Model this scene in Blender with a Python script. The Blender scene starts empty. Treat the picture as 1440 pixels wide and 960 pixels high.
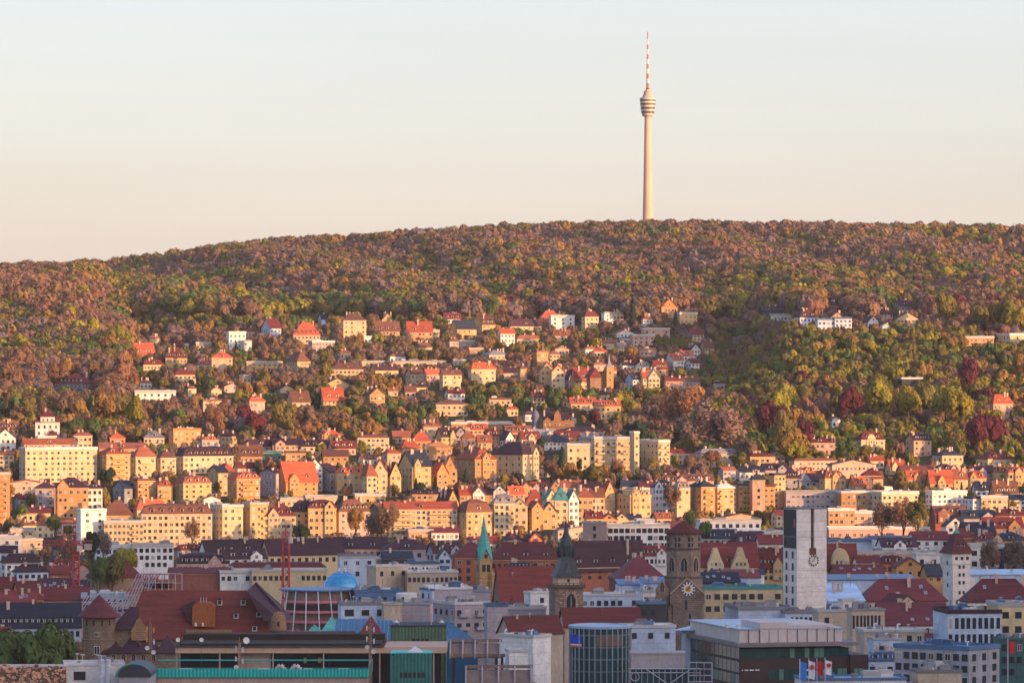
import bpy, math, random
import numpy as np
from math import sin, cos, radians as R, pi
C = bpy.context.scene.collection
SC = bpy.context.scene
# ------------------------------------------------------------------ camera, sky, sun, exposure
F = 6300.0            # focal length in pixels of the 1440 px wide photograph
HY = 527.0            # picture row of the horizon
HAZE = 0.000017
CZ = 105.0            # height of the lookout above the town
cam = bpy.data.cameras.new('camera'); cam.sensor_width = 36; cam.lens = 36*F/1440
cam.clip_start = 1; cam.clip_end = 30000
co = bpy.data.objects.new('camera', cam); C.objects.link(co)
co.location = (0, 0, CZ); co.rotation_euler = (R(90)+math.atan((HY-480)/F), 0, 0)
SC.camera = co
SUN_AZ, SUN_EL = 55.0, 8.0          # degrees to the right of straight behind the camera, above the horizon
w = bpy.data.worlds.new('World'); SC.world = w; w.use_nodes = True
nt = w.node_tree; nt.nodes.clear()
wo = nt.nodes.new('ShaderNodeOutputWorld'); bg = nt.nodes.new('ShaderNodeBackground')
sky = nt.nodes.new('ShaderNodeTexSky'); sky.sky_type = 'NISHITA'; sky.sun_disc = False
sky.sun_elevation = R(SUN_EL); sky.sun_rotation = R(180-SUN_AZ); sky.altitude = 300; sky.dust_density = 2.0; sky.air_density = 1.0
tc = nt.nodes.new('ShaderNodeTexCoord'); sep = nt.nodes.new('ShaderNodeSeparateXYZ')
nt.links.new(tc.outputs['Generated'], sep.inputs[0])
mr = nt.nodes.new('ShaderNodeMapRange'); mr.inputs['From Min'].default_value = 0.0; mr.inputs['From Max'].default_value = 1.0
nt.links.new(sep.outputs['Z'], mr.inputs['Value'])
rp = nt.nodes.new('ShaderNodeValToRGB'); nt.links.new(mr.outputs[0], rp.inputs[0])
cr = rp.color_ramp
stops = [(0.0,(.77,.60,.565)),(0.028,(.80,.675,.665)),(0.055,(.735,.715,.755)),(0.088,(.68,.74,.86)),(0.22,(.42,.57,.92)),(1.0,(.19,.33,.76))]
cr.elements[0].position = 0; cr.elements[0].color = (*stops[0][1],1)
cr.elements[1].position = 1; cr.elements[1].color = (*stops[-1][1],1)
for p, c in stops[1:-1]:
    e = cr.elements.new(p); e.color = (*c,1)
sc1 = nt.nodes.new('ShaderNodeVectorMath'); sc1.operation = 'SCALE'; sc1.inputs['Scale'].default_value = 0.5
sc2 = nt.nodes.new('ShaderNodeVectorMath'); sc2.operation = 'SCALE'; sc2.inputs['Scale'].default_value = 3.95
# faint uneven veils of high haze
cm = nt.nodes.new('ShaderNodeMapping'); cm.inputs['Scale'].default_value = (5, 5, 55); nt.links.new(tc.outputs['Generated'], cm.inputs['Vector'])
cn = nt.nodes.new('ShaderNodeTexNoise'); cn.inputs['Scale'].default_value = 1.3; cn.inputs['Detail'].default_value = 4; nt.links.new(cm.outputs[0], cn.inputs['Vector'])
cq = nt.nodes.new('ShaderNodeMapRange'); cq.inputs['From Min'].default_value = .3; cq.inputs['From Max'].default_value = .7; cq.inputs['To Min'].default_value = .965; cq.inputs['To Max'].default_value = 1.035; nt.links.new(cn.outputs[0], cq.inputs['Value'])
rv = nt.nodes.new('ShaderNodeVectorMath'); rv.operation = 'SCALE'; nt.links.new(rp.outputs[0], rv.inputs[0]); nt.links.new(cq.outputs[0], rv.inputs['Scale'])
nt.links.new(sky.outputs[0], sc1.inputs[0]); nt.links.new(rv.outputs[0], sc2.inputs[0])
ad = nt.nodes.new('ShaderNodeVectorMath'); ad.operation = 'ADD'
nt.links.new(sc1.outputs[0], ad.inputs[0]); nt.links.new(sc2.outputs[0], ad.inputs[1])
# the warm glow of the western sky round the low sun
gl = nt.nodes.new('ShaderNodeVectorMath'); gl.operation = 'DOT_PRODUCT'
gl.inputs[1].default_value = (sin(R(SUN_AZ))*cos(R(SUN_EL)), -cos(R(SUN_AZ))*cos(R(SUN_EL)), sin(R(SUN_EL))); nt.links.new(tc.outputs['Generated'], gl.inputs[0])
gm = nt.nodes.new('ShaderNodeMath'); gm.operation = 'MAXIMUM'; gm.inputs[1].default_value = 0; nt.links.new(gl.outputs['Value'], gm.inputs[0])
gp = nt.nodes.new('ShaderNodeMath'); gp.operation = 'POWER'; gp.inputs[1].default_value = 2.6; nt.links.new(gm.outputs[0], gp.inputs[0])
gs = nt.nodes.new('ShaderNodeVectorMath'); gs.operation = 'SCALE'; gs.inputs[0].default_value = (10.2, 7.4, 6.5); nt.links.new(gp.outputs[0], gs.inputs['Scale'])
ad2 = nt.nodes.new('ShaderNodeVectorMath'); ad2.operation = 'ADD'; nt.links.new(ad.outputs[0], ad2.inputs[0]); nt.links.new(gs.outputs[0], ad2.inputs[1])
nt.links.new(ad2.outputs[0], bg.inputs['Color']); bg.inputs['Strength'].default_value = 0.1
nt.links.new(bg.outputs[0], wo.inputs[0])
sl = bpy.data.lights.new('sun', 'SUN'); sl.energy = 4.2; sl.angle = R(0.5); sl.color = (1.0, 0.515, 0.22)
so = bpy.data.objects.new('sun', sl); C.objects.link(so); so.location = (600, -300, 400)
so.rotation_euler = (R(90-SUN_EL), 0, R(SUN_AZ))
SC.view_settings.view_transform = 'Standard'; SC.view_settings.look = 'None'
SC.view_settings.exposure = 0.95; SC.view_settings.gamma = 1.0; SC.view_settings.use_curve_mapping = False
SC.cycles.volume_bounces = 0; SC.cycles.max_bounces = 5; SC.cycles.diffuse_bounces = 3; SC.cycles.glossy_bounces = 2; SC.cycles.transparent_max_bounces = 4

rnd = random.Random(7); nprng = np.random.default_rng(11)
# ------------------------------------------------------------------ terrain
BD = np.array([-3000,-1200,-400,0,150,300,500,800,1000,1500,1800,1900,2000,2200,2400,2600,2800,3000,9000.])
BZ = np.array([150,150,130,99,92,62,26,4,0,0,13,20,28,45,62,80,96,110,110.])
SPX = np.array([-400,0,150,250,330,420,600,700,800,900,1100,1300,1440,1900.])
SPY = np.array([404,399,391,378,366,358,348,341,337,336,337,340,343,355.])
def sst(x, a, b):
    t = np.clip((x-a)/(b-a), 0, 1); return t*t*(3-2*t)
def gz(x, d):
    x = np.asarray(x, float); d = np.asarray(d, float)
    z = np.interp(d, BD, BZ)
    px = 720 + F*x/np.maximum(d, 800)
    zr = CZ + (HY-np.interp(px, SPX, SPY))*4400/F
    t = np.clip((d-3000)/1400, 0, 1)
    z = z + (zr-110)*(0.85*t+0.15*sst(t,0,1))*(d > 3000)
    z = z - np.clip(d-4450, 0, None)*0.05
    # the folds of the hill: a spur at the left edge, a wooded valley right of the middle, a spur at the right
    z = z + 24*sst(px, 185, 95)*np.exp(-((d-3650)/330)**2)
    z = z + 26*sst(px, 1020, 1150)*np.exp(-((d-3050)/330)**2)
    z = z - 12*np.exp(-((px-1025)/45)**2)*np.exp(-((d-3100)/260)**2)
    z = z + 5*np.sin(px/47.0+d/130.0)*sst(d, 3200, 3600)*(d < 4300)
    # the ridge west of the town that already has the lower town in its shade
    z = z + RIDGE*sst(x, 160, 620)*np.exp(-((d-810)/230.0)**2)
    return z
RIDGE = 302.0
def gz1(x, d): return float(gz(np.array([x]), np.array([d]))[0])
_dd = np.arange(1000, 4700, 4.0)
def hit(px, py):
    """first point of the terrain seen at a picture position (distance ahead)"""
    xs = (px-720)/F*_dd
    zz = gz(xs, _dd); ray = CZ + (HY-py)/F*_dd
    i = np.argmax(zz >= ray)
    if zz[i] < ray[i]: i = len(_dd)-1
    return float(_dd[i])
def X(px, d): return (px-720)/F*d
def Z(py, d): return CZ + (HY-py)/F*d
# ------------------------------------------------------------------ materials
MATS = {}
def new_mat(name):
    m = bpy.data.materials.new(name); m.use_nodes = True
    return m, m.node_tree, m.node_tree.nodes['Principled BSDF']
def courses(t, g, last, bw, bh, c2, joint):
    """stone courses or facade panels laid round the walls"""
    L = t.links.new; N = t.nodes.new
    sp = N('ShaderNodeSeparateXYZ'); L(g.outputs['Object'], sp.inputs[0]); a = N('ShaderNodeMath'); a.operation = 'ADD'; L(sp.outputs['X'], a.inputs[0]); L(sp.outputs['Y'], a.inputs[1])
    cb = N('ShaderNodeCombineXYZ'); L(a.outputs[0], cb.inputs[0]); L(sp.outputs['Z'], cb.inputs[1])
    br = N('ShaderNodeTexBrick'); L(cb.outputs[0], br.inputs['Vector']); br.inputs['Scale'].default_value = 1; br.inputs['Brick Width'].default_value = bw; br.inputs['Row Height'].default_value = bh
    br.inputs['Mortar Size'].default_value = .06; br.inputs['Color1'].default_value = (1.12,)*3+(1,); br.inputs['Color2'].default_value = (c2,)*3+(1,); br.inputs['Mortar'].default_value = (joint*.75,)*3+(1,)
    if joint > .8: br.offset = 0; br.inputs['Mortar Size'].default_value = .05
    m3 = N('ShaderNodeMath'); m3.operation = 'MULTIPLY'; L(last.outputs[0], m3.inputs[0]); L(br.outputs['Color'], m3.inputs[1]); return m3
def mat(name, col, rough=.85, kind='wall', spec=.3, metal=0, scale=.25, var=.15):
    if name in MATS: return MATS[name]
    m, t, b = new_mat(name)
    b.inputs['Roughness'].default_value = rough; b.inputs['Metallic'].default_value = metal
    b.inputs['Specular IOR Level'].default_value = spec
    L = t.links.new; N = t.nodes.new
    g = N('ShaderNodeTexCoord'); oi = N('ShaderNodeObjectInfo')
    n1 = N('ShaderNodeTexNoise'); n1.inputs['Scale'].default_value = scale; n1.inputs['Detail'].default_value = 6; n1.inputs['Roughness'].default_value = .65
    mp = N('ShaderNodeMapping')
    off = N('ShaderNodeVectorMath'); off.operation = 'SCALE'; 
    cmb = N('ShaderNodeCombineXYZ')
    for i in range(3): L(oi.outputs['Random'], cmb.inputs[i])
    L(cmb.outputs[0], off.inputs[0]); off.inputs['Scale'].default_value = 97
    L(g.outputs['Object'], mp.inputs['Vector']); L(off.outputs[0], mp.inputs['Location'])
    if kind == 'wall': mp.inputs['Scale'].default_value = (1,1,.45)      # rain streaks run down
    if kind == 'roof': mp.inputs['Scale'].default_value = (.3,1,3.2)
    L(mp.outputs[0], n1.inputs['Vector'])
    r = N('ShaderNodeMapRange'); r.inputs['From Min'].default_value = .28; r.inputs['From Max'].default_value = .72
    r.inputs['To Min'].default_value = 1-var*1.5; r.inputs['To Max'].default_value = 1+var
    L(n1.outputs[0], r.inputs['Value'])
    n2 = N('ShaderNodeTexNoise'); n2.inputs['Scale'].default_value = 1.6 if kind != 'roof' else 2.4; n2.inputs['Detail'].default_value = 3
    L(mp.outputs[0], n2.inputs['Vector'])
    r2 = N('ShaderNodeMapRange'); r2.inputs['From Min'].default_value = .3; r2.inputs['From Max'].default_value = .7
    r2.inputs['To Min'].default_value = 1-var*.7; r2.inputs['To Max'].default_value = 1+var*.7
    L(n2.outputs[0], r2.inputs['Value'])
    r3 = N('ShaderNodeMapRange'); r3.inputs['To Min'].default_value = .86 if kind != 'roof' else .68; r3.inputs['To Max'].default_value = 1.1 if kind != 'roof' else 1.22
    L(oi.outputs['Random'], r3.inputs['Value'])
    m1 = N('ShaderNodeMath'); m1.operation = 'MULTIPLY'; L(r.outputs[0], m1.inputs[0]); L(r2.outputs[0], m1.inputs[1])
    m2 = N('ShaderNodeMath'); m2.operation = 'MULTIPLY'; L(m1.outputs[0], m2.inputs[0]); L(r3.outputs[0], m2.inputs[1])
    last = m2
    if kind == 'rib':                         # upright panel joints
        wv = N('ShaderNodeTexWave'); wv.bands_direction = 'X'; wv.inputs['Scale'].default_value = .35; wv.inputs['Distortion'].default_value = .3
        L(g.outputs['Object'], wv.inputs['Vector'])
        r4 = N('ShaderNodeMapRange'); r4.inputs['To Min'].default_value = .55; r4.inputs['To Max'].default_value = 1.15; L(wv.outputs['Fac'], r4.inputs['Value'])
        m3 = N('ShaderNodeMath'); m3.operation = 'MULTIPLY'; L(last.outputs[0], m3.inputs[0]); L(r4.outputs[0], m3.inputs[1]); last = m3
    if kind == 'stone':
        last = courses(t, g, last, 1.3, .65, .86, .75)
    if kind == 'panel': last = courses(t, g, last, 5.0, 3.1, .93, .9)
    sc = N('ShaderNodeVectorMath'); sc.operation = 'SCALE'; sc.inputs[0].default_value = col
    L(last.outputs[0], sc.inputs['Scale']); L(sc.outputs[0], b.inputs['Base Color'])
    MATS[name] = m; return m
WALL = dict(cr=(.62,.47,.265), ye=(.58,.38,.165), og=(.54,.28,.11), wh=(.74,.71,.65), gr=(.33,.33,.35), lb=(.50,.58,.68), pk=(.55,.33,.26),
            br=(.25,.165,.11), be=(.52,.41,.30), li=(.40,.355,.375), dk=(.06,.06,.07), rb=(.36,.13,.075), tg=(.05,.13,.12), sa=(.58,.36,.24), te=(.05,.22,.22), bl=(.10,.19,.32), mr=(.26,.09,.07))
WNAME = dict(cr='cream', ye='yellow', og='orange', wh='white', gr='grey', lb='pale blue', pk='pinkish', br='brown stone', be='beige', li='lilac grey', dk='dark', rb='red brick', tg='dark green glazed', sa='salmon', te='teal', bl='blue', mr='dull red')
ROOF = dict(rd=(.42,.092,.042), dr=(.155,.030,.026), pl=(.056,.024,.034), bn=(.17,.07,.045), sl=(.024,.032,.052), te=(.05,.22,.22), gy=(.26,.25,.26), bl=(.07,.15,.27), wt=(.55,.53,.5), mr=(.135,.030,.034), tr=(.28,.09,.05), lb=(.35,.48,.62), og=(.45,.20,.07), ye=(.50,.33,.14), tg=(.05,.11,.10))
RNAME = dict(rd='bright red', dr='dark red', pl='dark plum', bn='brown', sl='slate blue', te='teal', gy='grey', bl='blue metal', wt='pale', mr='maroon', tr='terracotta', lb='light blue', og='orange', ye='ochre', tg='dark green')
def wm(c): return mat('wall_'+WNAME[c].replace(' ','_'), WALL[c], .9, 'wall')
def pm(c): return mat('panel_'+WNAME[c].replace(' ','_'), WALL[c], .85, 'panel')
def rm(c): return mat('roof_'+RNAME[c].replace(' ','_'), ROOF[c], .75 if c not in ('bl','te','lb') else .4, 'roof', var=.24)
def simple(name, col, rough=.6, metal=0, spec=.4): return mat(name, col, rough, 'plain', spec, metal, var=.10)
GLASS = mat('window_glass', (.030,.036,.045), .12, 'plain', .6)
BLIND = mat('window_blind', (.36,.33,.28), .5, 'plain', .5)
FRAME = mat('window_frame_paint', (.62,.58,.52), .6, 'plain')
STONE = mat('brown_sandstone', (.265,.190,.145), .95, 'stone', var=.28)
PALE = mat('pale_limestone', (.70,.63,.56), .9, 'panel', scale=.5, var=.11)
CONC = mat('concrete', (.42,.36,.32), .9, 'wall')
DARKM = simple('dark_metal', (.03,.03,.035), .5)
STEEL = simple('white_steel', (.62,.62,.64), .4)
REDST = simple('red_steel', (.42,.035,.04), .5)
COPPER = mat('green_copper', (.09,.42,.34), .6, 'roof', var=.22)
CHIM = mat('chimney_render', (.58,.42,.32), .9, 'wall')
GREENGL = mat('dark_green_glass', (.02,.06,.06), .1, 'plain', .6)
# ------------------------------------------------------------------ mesh helpers
class MB:
    def __init__(s): s.v = []; s.f = []; s.m = []
    def add(s, vs, fs, mi=0):
        o = len(s.v); s.v += [tuple(v) for v in vs]; s.f += [tuple(i+o for i in f) for f in fs]; s.m += [mi]*len(fs); return s
    def box(s, x0, x1, y0, y1, z0, z1, mi=0):
        return s.add([(x0,y0,z0),(x1,y0,z0),(x1,y1,z0),(x0,y1,z0),(x0,y0,z1),(x1,y0,z1),(x1,y1,z1),(x0,y1,z1)],
              [(0,3,2,1),(4,5,6,7),(0,1,5,4),(1,2,6,5),(2,3,7,6),(3,0,4,7)], mi)
    def prism(s, pts, z0, z1, mi=0, top=None):        # pts counter-clockwise seen from above
        n = len(pts); tp = top or pts
        return s.add([(x,y,z0) for x,y in pts]+[(x,y,z1) for x,y in tp],
              [tuple(range(n))[::-1], tuple(range(n,2*n))]+[(i,(i+1)%n,n+(i+1)%n,n+i) for i in range(n)], mi)
    def face_prism(s, pts, y0, y1, mi=0):             # outline in x,z pushed through y
        n = len(pts)
        return s.add([(x,y0,z) for x,z in pts]+[(x,y1,z) for x,z in pts],
              [tuple(range(n)), tuple(range(n,2*n))[::-1]]+[(i,n+i,n+(i+1)%n,(i+1)%n) for i in range(n)], mi)
    def lathe(s, prof, n=24, c=(0,0), mi=0, a0=0):
        o = []; k = len(prof)
        for i in range(n):
            a = a0+2*pi*i/n
            for r, z in prof: o.append((c[0]+r*cos(a), c[1]+r*sin(a), z))
        fs = [(i*k+j, ((i+1)%n)*k+j, ((i+1)%n)*k+j+1, i*k+j+1) for i in range(n) for j in range(k-1)]
        fs += [tuple(i*k for i in range(n))[::-1], tuple(i*k+k-1 for i in range(n))]
        return s.add(o, fs, mi)
    def tube(s, a, b, r, n=6, mi=0):
        a = np.array(a, float); b = np.array(b, float); d = b-a; L = np.linalg.norm(d)
        if L < 1e-6: return s
        d /= L; u = np.cross(d, (0,0,1) if abs(d[2]) < .9 else (1,0,0)); u /= np.linalg.norm(u); v = np.cross(d, u)
        ring = [(cos(2*pi*i/n)*u+sin(2*pi*i/n)*v)*r for i in range(n)]
        return s.add([a+q for q in ring]+[b+q for q in ring], [(i,(i+1)%n,n+(i+1)%n,n+i) for i in range(n)]+[tuple(range(n))[::-1], tuple(range(n,2*n))], mi)
    def mesh(s, name, mats, smooth=False):
        me = bpy.data.meshes.new(name); me.from_pydata(s.v, [], s.f)
        for m in (mats if isinstance(mats, (list,tuple)) else [mats]):
            if m: me.materials.append(m)
        me.polygons.foreach_set('material_index', s.m)
        if smooth: me.polygons.foreach_set('use_smooth', [True]*len(s.f))
        me.update(); return me
    def obj(s, name, mats, parent=None, smooth=False, **k):
        return link(name, s.mesh(name, mats, smooth), parent, **k)
def link(name, me, parent=None, loc=None, rz=None, sc=None):
    o = bpy.data.objects.new(name, me); C.objects.link(o)
    if parent: o.parent = parent
    if loc is not None: o.location = loc
    if rz is not None: o.rotation_euler = (0,0,rz)
    if sc is not None: o.scale = sc
    return o
THINGS = []            # (object, picture position, base phrase) of every thing, used to word the labels
def thing(name, cat, px, py, d, label=None, group=None, phrase=None, rz=0, z=None, x=None):
    o = bpy.data.objects.new(name, None); C.objects.link(o); o.empty_display_size = 1
    o.location = (X(px,d) if x is None else x, d, z if z is not None else gz1(X(px,d), d)); o.rotation_euler = (0,0,rz)
    o['category'] = cat
    if group: o['group'] = group
    if label: o['label'] = label
    THINGS.append([o, px, py, phrase, label]); return o
# window meshes: pane and painted surround, one unit square in the x-z plane, origin in its middle
def window_mesh(pane, split, nm):
    b = MB(); fw = .07
    b.box(-.5+fw,.5-fw,-.05,.03,-.5+fw,.5-fw,0)
    for x0,x1,z0,z1 in ((-.5,.5,.5-fw,.5),(-.5,.5,-.5,-.5+fw),(-.5,-.5+fw,-.5+fw,.5-fw),(.5-fw,.5,-.5+fw,.5-fw)): b.box(x0,x1,-.09,.03,z0,z1,1)
    if split: b.box(-.035,.035,-.085,.02,-.5+fw,.5-fw,1)
    return b.mesh(nm, [pane, FRAME])
DKSHUT = mat('window_shutter', (.11,.075,.055), .7, 'plain')
WIN = [window_mesh(GLASS, True, 'window'), window_mesh(DKSHUT, True, 'window'), window_mesh(GLASS, False, 'window'), window_mesh(GLASS, True, 'window'), window_mesh(BLIND, True, 'window')]
_b = MB(); _b.box(-.5,.5,-.06,.03,-.5,.5); WINP = _b.mesh('window', GLASS)
def window(root, x, y, z, w, h, rz=0, plain=False):
    return link('window', WINP if plain else rnd.choice(WIN), root, (x,y,z), rz, (w,1,h))
# ------------------------------------------------------------------ ground
def structure(name, b, m, **k):
    o = b.obj(name, m, **k); o['kind'] = 'structure'; return o
def ground():
    ds = np.concatenate([np.arange(-1400,-400,100.), np.arange(-400,1000,40.), np.arange(1000,4800,20.), np.array([4900,5200,5600.])])
    xs = np.concatenate([np.array([-2400,-2000,-1400]), np.arange(-1000,-440,40.), np.arange(-440,445,16.), np.arange(460,2600,40.), np.array([2800.])])
    gx, gd = np.meshgrid(xs, ds); zz = gz(gx.ravel(), gd.ravel())
    zz = np.where(gx.ravel() > 2100, zz, zz)
    n, k = len(ds), len(xs)
    me = bpy.data.meshes.new('ground')
    me.from_pydata(np.stack([gx.ravel(), gd.ravel(), zz], 1).tolist(), [], [(i*k+j, i*k+j+1, (i+1)*k+j+1, (i+1)*k+j) for i in range(n-1) for j in range(k-1)])
    me.polygons.foreach_set('use_smooth', [True]*len(me.polygons))
    m, t, b = new_mat('ground_cover'); b.inputs['Roughness'].default_value = 1; b.inputs['Specular IOR Level'].default_value = .1
    L = t.links.new; g = t.nodes.new('ShaderNodeNewGeometry')
    n1 = t.nodes.new('ShaderNodeTexNoise'); n1.inputs['Scale'].default_value = .03; n1.inputs['Detail'].default_value = 8; L(g.outputs['Position'], n1.inputs['Vector'])
    r1 = t.nodes.new('ShaderNodeValToRGB'); L(n1.outputs[0], r1.inputs[0])
    r1.color_ramp.elements[0].position = .3; r1.color_ramp.elements[0].color = (.040,.032,.020,1)
    r1.color_ramp.elements[1].position = .7; r1.color_ramp.elements[1].color = (.085,.058,.030,1)
    e = r1.color_ramp.elements.new(.5); e.color = (.05,.058,.022,1)
    # paved town on the valley floor
    sp = t.nodes.new('ShaderNodeSeparateXYZ'); L(g.outputs['Position'], sp.inputs[0])
    mr = t.nodes.new('ShaderNodeMapRange'); mr.inputs['From Min'].default_value = 24; mr.inputs['From Max'].default_value = 40; L(sp.outputs['Z'], mr.inputs['Value'])
    mx = t.nodes.new('ShaderNodeMix'); mx.data_type = 'RGBA'; mx.inputs['A'].default_value = (.05,.05,.055,1)
    L(mr.outputs[0], mx.inputs['Factor']); L(r1.outputs[0], mx.inputs['B']); L(mx.outputs['Result'], b.inputs['Base Color'])
    me.materials.append(m); o = link('ground', me); o['kind'] = 'structure'
ground()
# thin evening haze between the lookout and the hill
hb = MB(); hb.box(-2500, 2900, -1500, 5700, -30, 520); ho = structure('haze', hb, None); ho['kind'] = 'stuff'; ho['label'] = 'thin evening haze in front of the far hill'
hm = bpy.data.materials.new('haze'); hm.use_nodes = True; hm.node_tree.nodes.clear()
hv = hm.node_tree.nodes.new('ShaderNodeVolumePrincipled'); hv.inputs['Color'].default_value = (.86,.88,.95,1); hv.inputs['Density'].default_value = HAZE; hv.inputs['Anisotropy'].default_value = .0
hn = hm.node_tree.nodes.new('ShaderNodeOutputMaterial'); hm.node_tree.links.new(hv.outputs[0], hn.inputs['Volume'])
ho.data.materials.clear(); ho.data.materials.append(hm)
# ------------------------------------------------------------------ houses
BOXES = []            # picture boxes of every building (left, right, top, bottom, distance): trees keep clear of them
NWIN = [0]
def gable_roof(W, D, H, Rz, ov=.5, t=.35, along='x'):
    """a pitched roof slab with eaves; ridge along x or y"""
    b = MB()
    if along == 'x':
        prof = [(-D/2-ov, H-ov*Rz/(D/2)), (0, H+Rz), (D/2+ov, H-ov*Rz/(D/2)), (D/2+ov, H-ov*Rz/(D/2)+t), (0, H+Rz+t), (-D/2-ov, H-ov*Rz/(D/2)+t)]
        b.add([(-W/2-ov, y, z) for y,z in prof]+[(W/2+ov, y, z) for y,z in prof],
              [(0,5,4,1),(1,4,3,2),(6,7,10,11),(7,8,9,10),(5,11,10,4),(4,10,9,3),(0,1,7,6),(1,2,8,7),(0,6,11,5),(2,3,9,8)])
    else:
        prof = [(-W/2-ov, H-ov*Rz/(W/2)), (0, H+Rz), (W/2+ov, H-ov*Rz/(W/2)), (W/2+ov, H-ov*Rz/(W/2)+t), (0, H+Rz+t), (-W/2-ov, H-ov*Rz/(W/2)+t)]
        b.add([(x, -D/2-ov, z) for x,z in prof]+[(x, D/2+ov, z) for x,z in prof],
              [(0,1,4,5),(1,2,3,4),(6,11,10,7),(7,10,9,8),(5,4,10,11),(4,3,9,10),(0,6,7,1),(1,7,8,2),(0,5,11,6),(2,8,9,3)])
    return b
def hip_roof(W, D, H, Rz, ov=.5, k=None):
    b = MB(); r = min(W, D)/2 if k is None else k
    x0, y0 = W/2+ov, D/2+ov; z0 = H-.1
    rx, ry = max(W/2-r, .02), max(D/2-r, .02)
    b.add([(-x0,-y0,z0),(x0,-y0,z0),(x0,y0,z0),(-x0,y0,z0),(-x0,-y0,z0+.3),(x0,-y0,z0+.3),(x0,y0,z0+.3),(-x0,y0,z0+.3),
           (-rx,-ry,H+Rz),(rx,-ry,H+Rz),(rx,ry,H+Rz),(-rx,ry,H+Rz)],
          [(3,2,1,0),(0,1,5,4),(1,2,6,5),(2,3,7,6),(3,0,4,7),(4,5,9,8),(5,6,10,9),(6,7,11,10),(7,4,8,11),(8,9,10,11)])
    return b
def chimney(parent, x, y, z0, z1, s=.8):
    b = MB(); b.box(-s/2,s/2,-s/2,s/2,z0,z1); b.box(-s/2-.1,s/2+.1,-s/2-.1,s/2+.1,z1,z1+.25)
    return b.obj('chimney', CHIM, parent, loc=(x,y,0))
DORM = {}
def dormer(parent, x, y, z, w, h, dpt, rc, wc, rz=0):
    key = (rc, wc)
    if key not in DORM:
        b = MB(); b.box(-.5,.5,0,1,0,.75,0); b.box(-.34,.34,-.04,.02,.12,.68,2)
        b.face_prism([(-.62,.72),(.62,.72),(0,1.15)], -.08, 1, 1)
        DORM[key] = b.mesh('dormer', [wm(wc), rm(rc), GLASS])
    return link('dormer', DORM[key], parent, (x,y,z), rz, (w,dpt,h))
UNIT = {}
def roof_unit(root, x, y, z, sx, sy, sz, c='gy'):
    if c not in UNIT:
        b = MB(); b.box(-.5,.5,-.5,.5,0,.8); b.box(-.42,.42,-.42,.42,.8,1.0); b.box(-.53,.53,-.53,.53,.74,.8); UNIT[c] = b.mesh('rooftop_unit', rm(c))
    return link('rooftop_unit', UNIT[c], root, (x,y,z), 0, (sx,sy,sz))
def _aer():
    o = []
    b = MB(); b.tube((0,0,0),(0,0,2.6),.05,5)
    for z, l in ((2.5,.7),(2.2,.55),(1.9,.45)): b.tube((-l,0,z),(l,0,z),.03,4)
    o.append(b.mesh('aerial', DARKM))
    b = MB(); b.tube((0,0,0),(0,0,1.5),.06,5); b.lathe([(.05,1.3),(.5,1.42),(.55,1.55),(.02,1.5)], 10); o.append(b.mesh('aerial', FRAME)); return o
AERIAL = _aer()
def _vent():
    o = []
    b = MB(); b.lathe([(.3,0),(.3,.7),(.45,.75),(.1,1.0)], 10); o.append(b.mesh('roof_vent', FRAME))
    b = MB(); b.box(-.5,.5,-.4,.4,0,.7); b.box(-.55,.55,-.45,.45,.7,.8); o.append(b.mesh('roof_vent', rm('gy')))
    b = MB(); b.lathe([(.2,0),(.2,1.2)], 8); b.tube((0,0,1.1),(.6,0,1.2),.2,8); o.append(b.mesh('roof_vent', STEEL)); return o
VENT = _vent()
_b = MB(); _b.box(-.55,.55,-.7,.7,0,.08,1); _b.box(-.45,.45,-.6,.6,.08,.11,0); SKYL = _b.mesh('roof_window', [mat('skylight_glass',(.16,.22,.30),.08,'plain',.8), FRAME])
BALC = {}
def balcony(root, x, y, z, w, wc, rz=0):
    if wc not in BALC:
        b = MB(); b.box(-.5,.5,-1.2,0,-.12,0); b.box(-.5,.5,-1.2,-1.1,0,.95); b.box(-.5,-.47,-1.1,0,0,.95); b.box(.47,.5,-1.1,0,0,.95); BALC[wc] = b.mesh('balcony', wm(wc))
    return link('balcony', BALC[wc], root, (x,y,z), rz, (w,1,1))
CATS = dict(house='house', villa='house', apartment_block='apartment block', office_block='office block', townhouse='house', hall='hall', church_nave='church')
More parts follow.
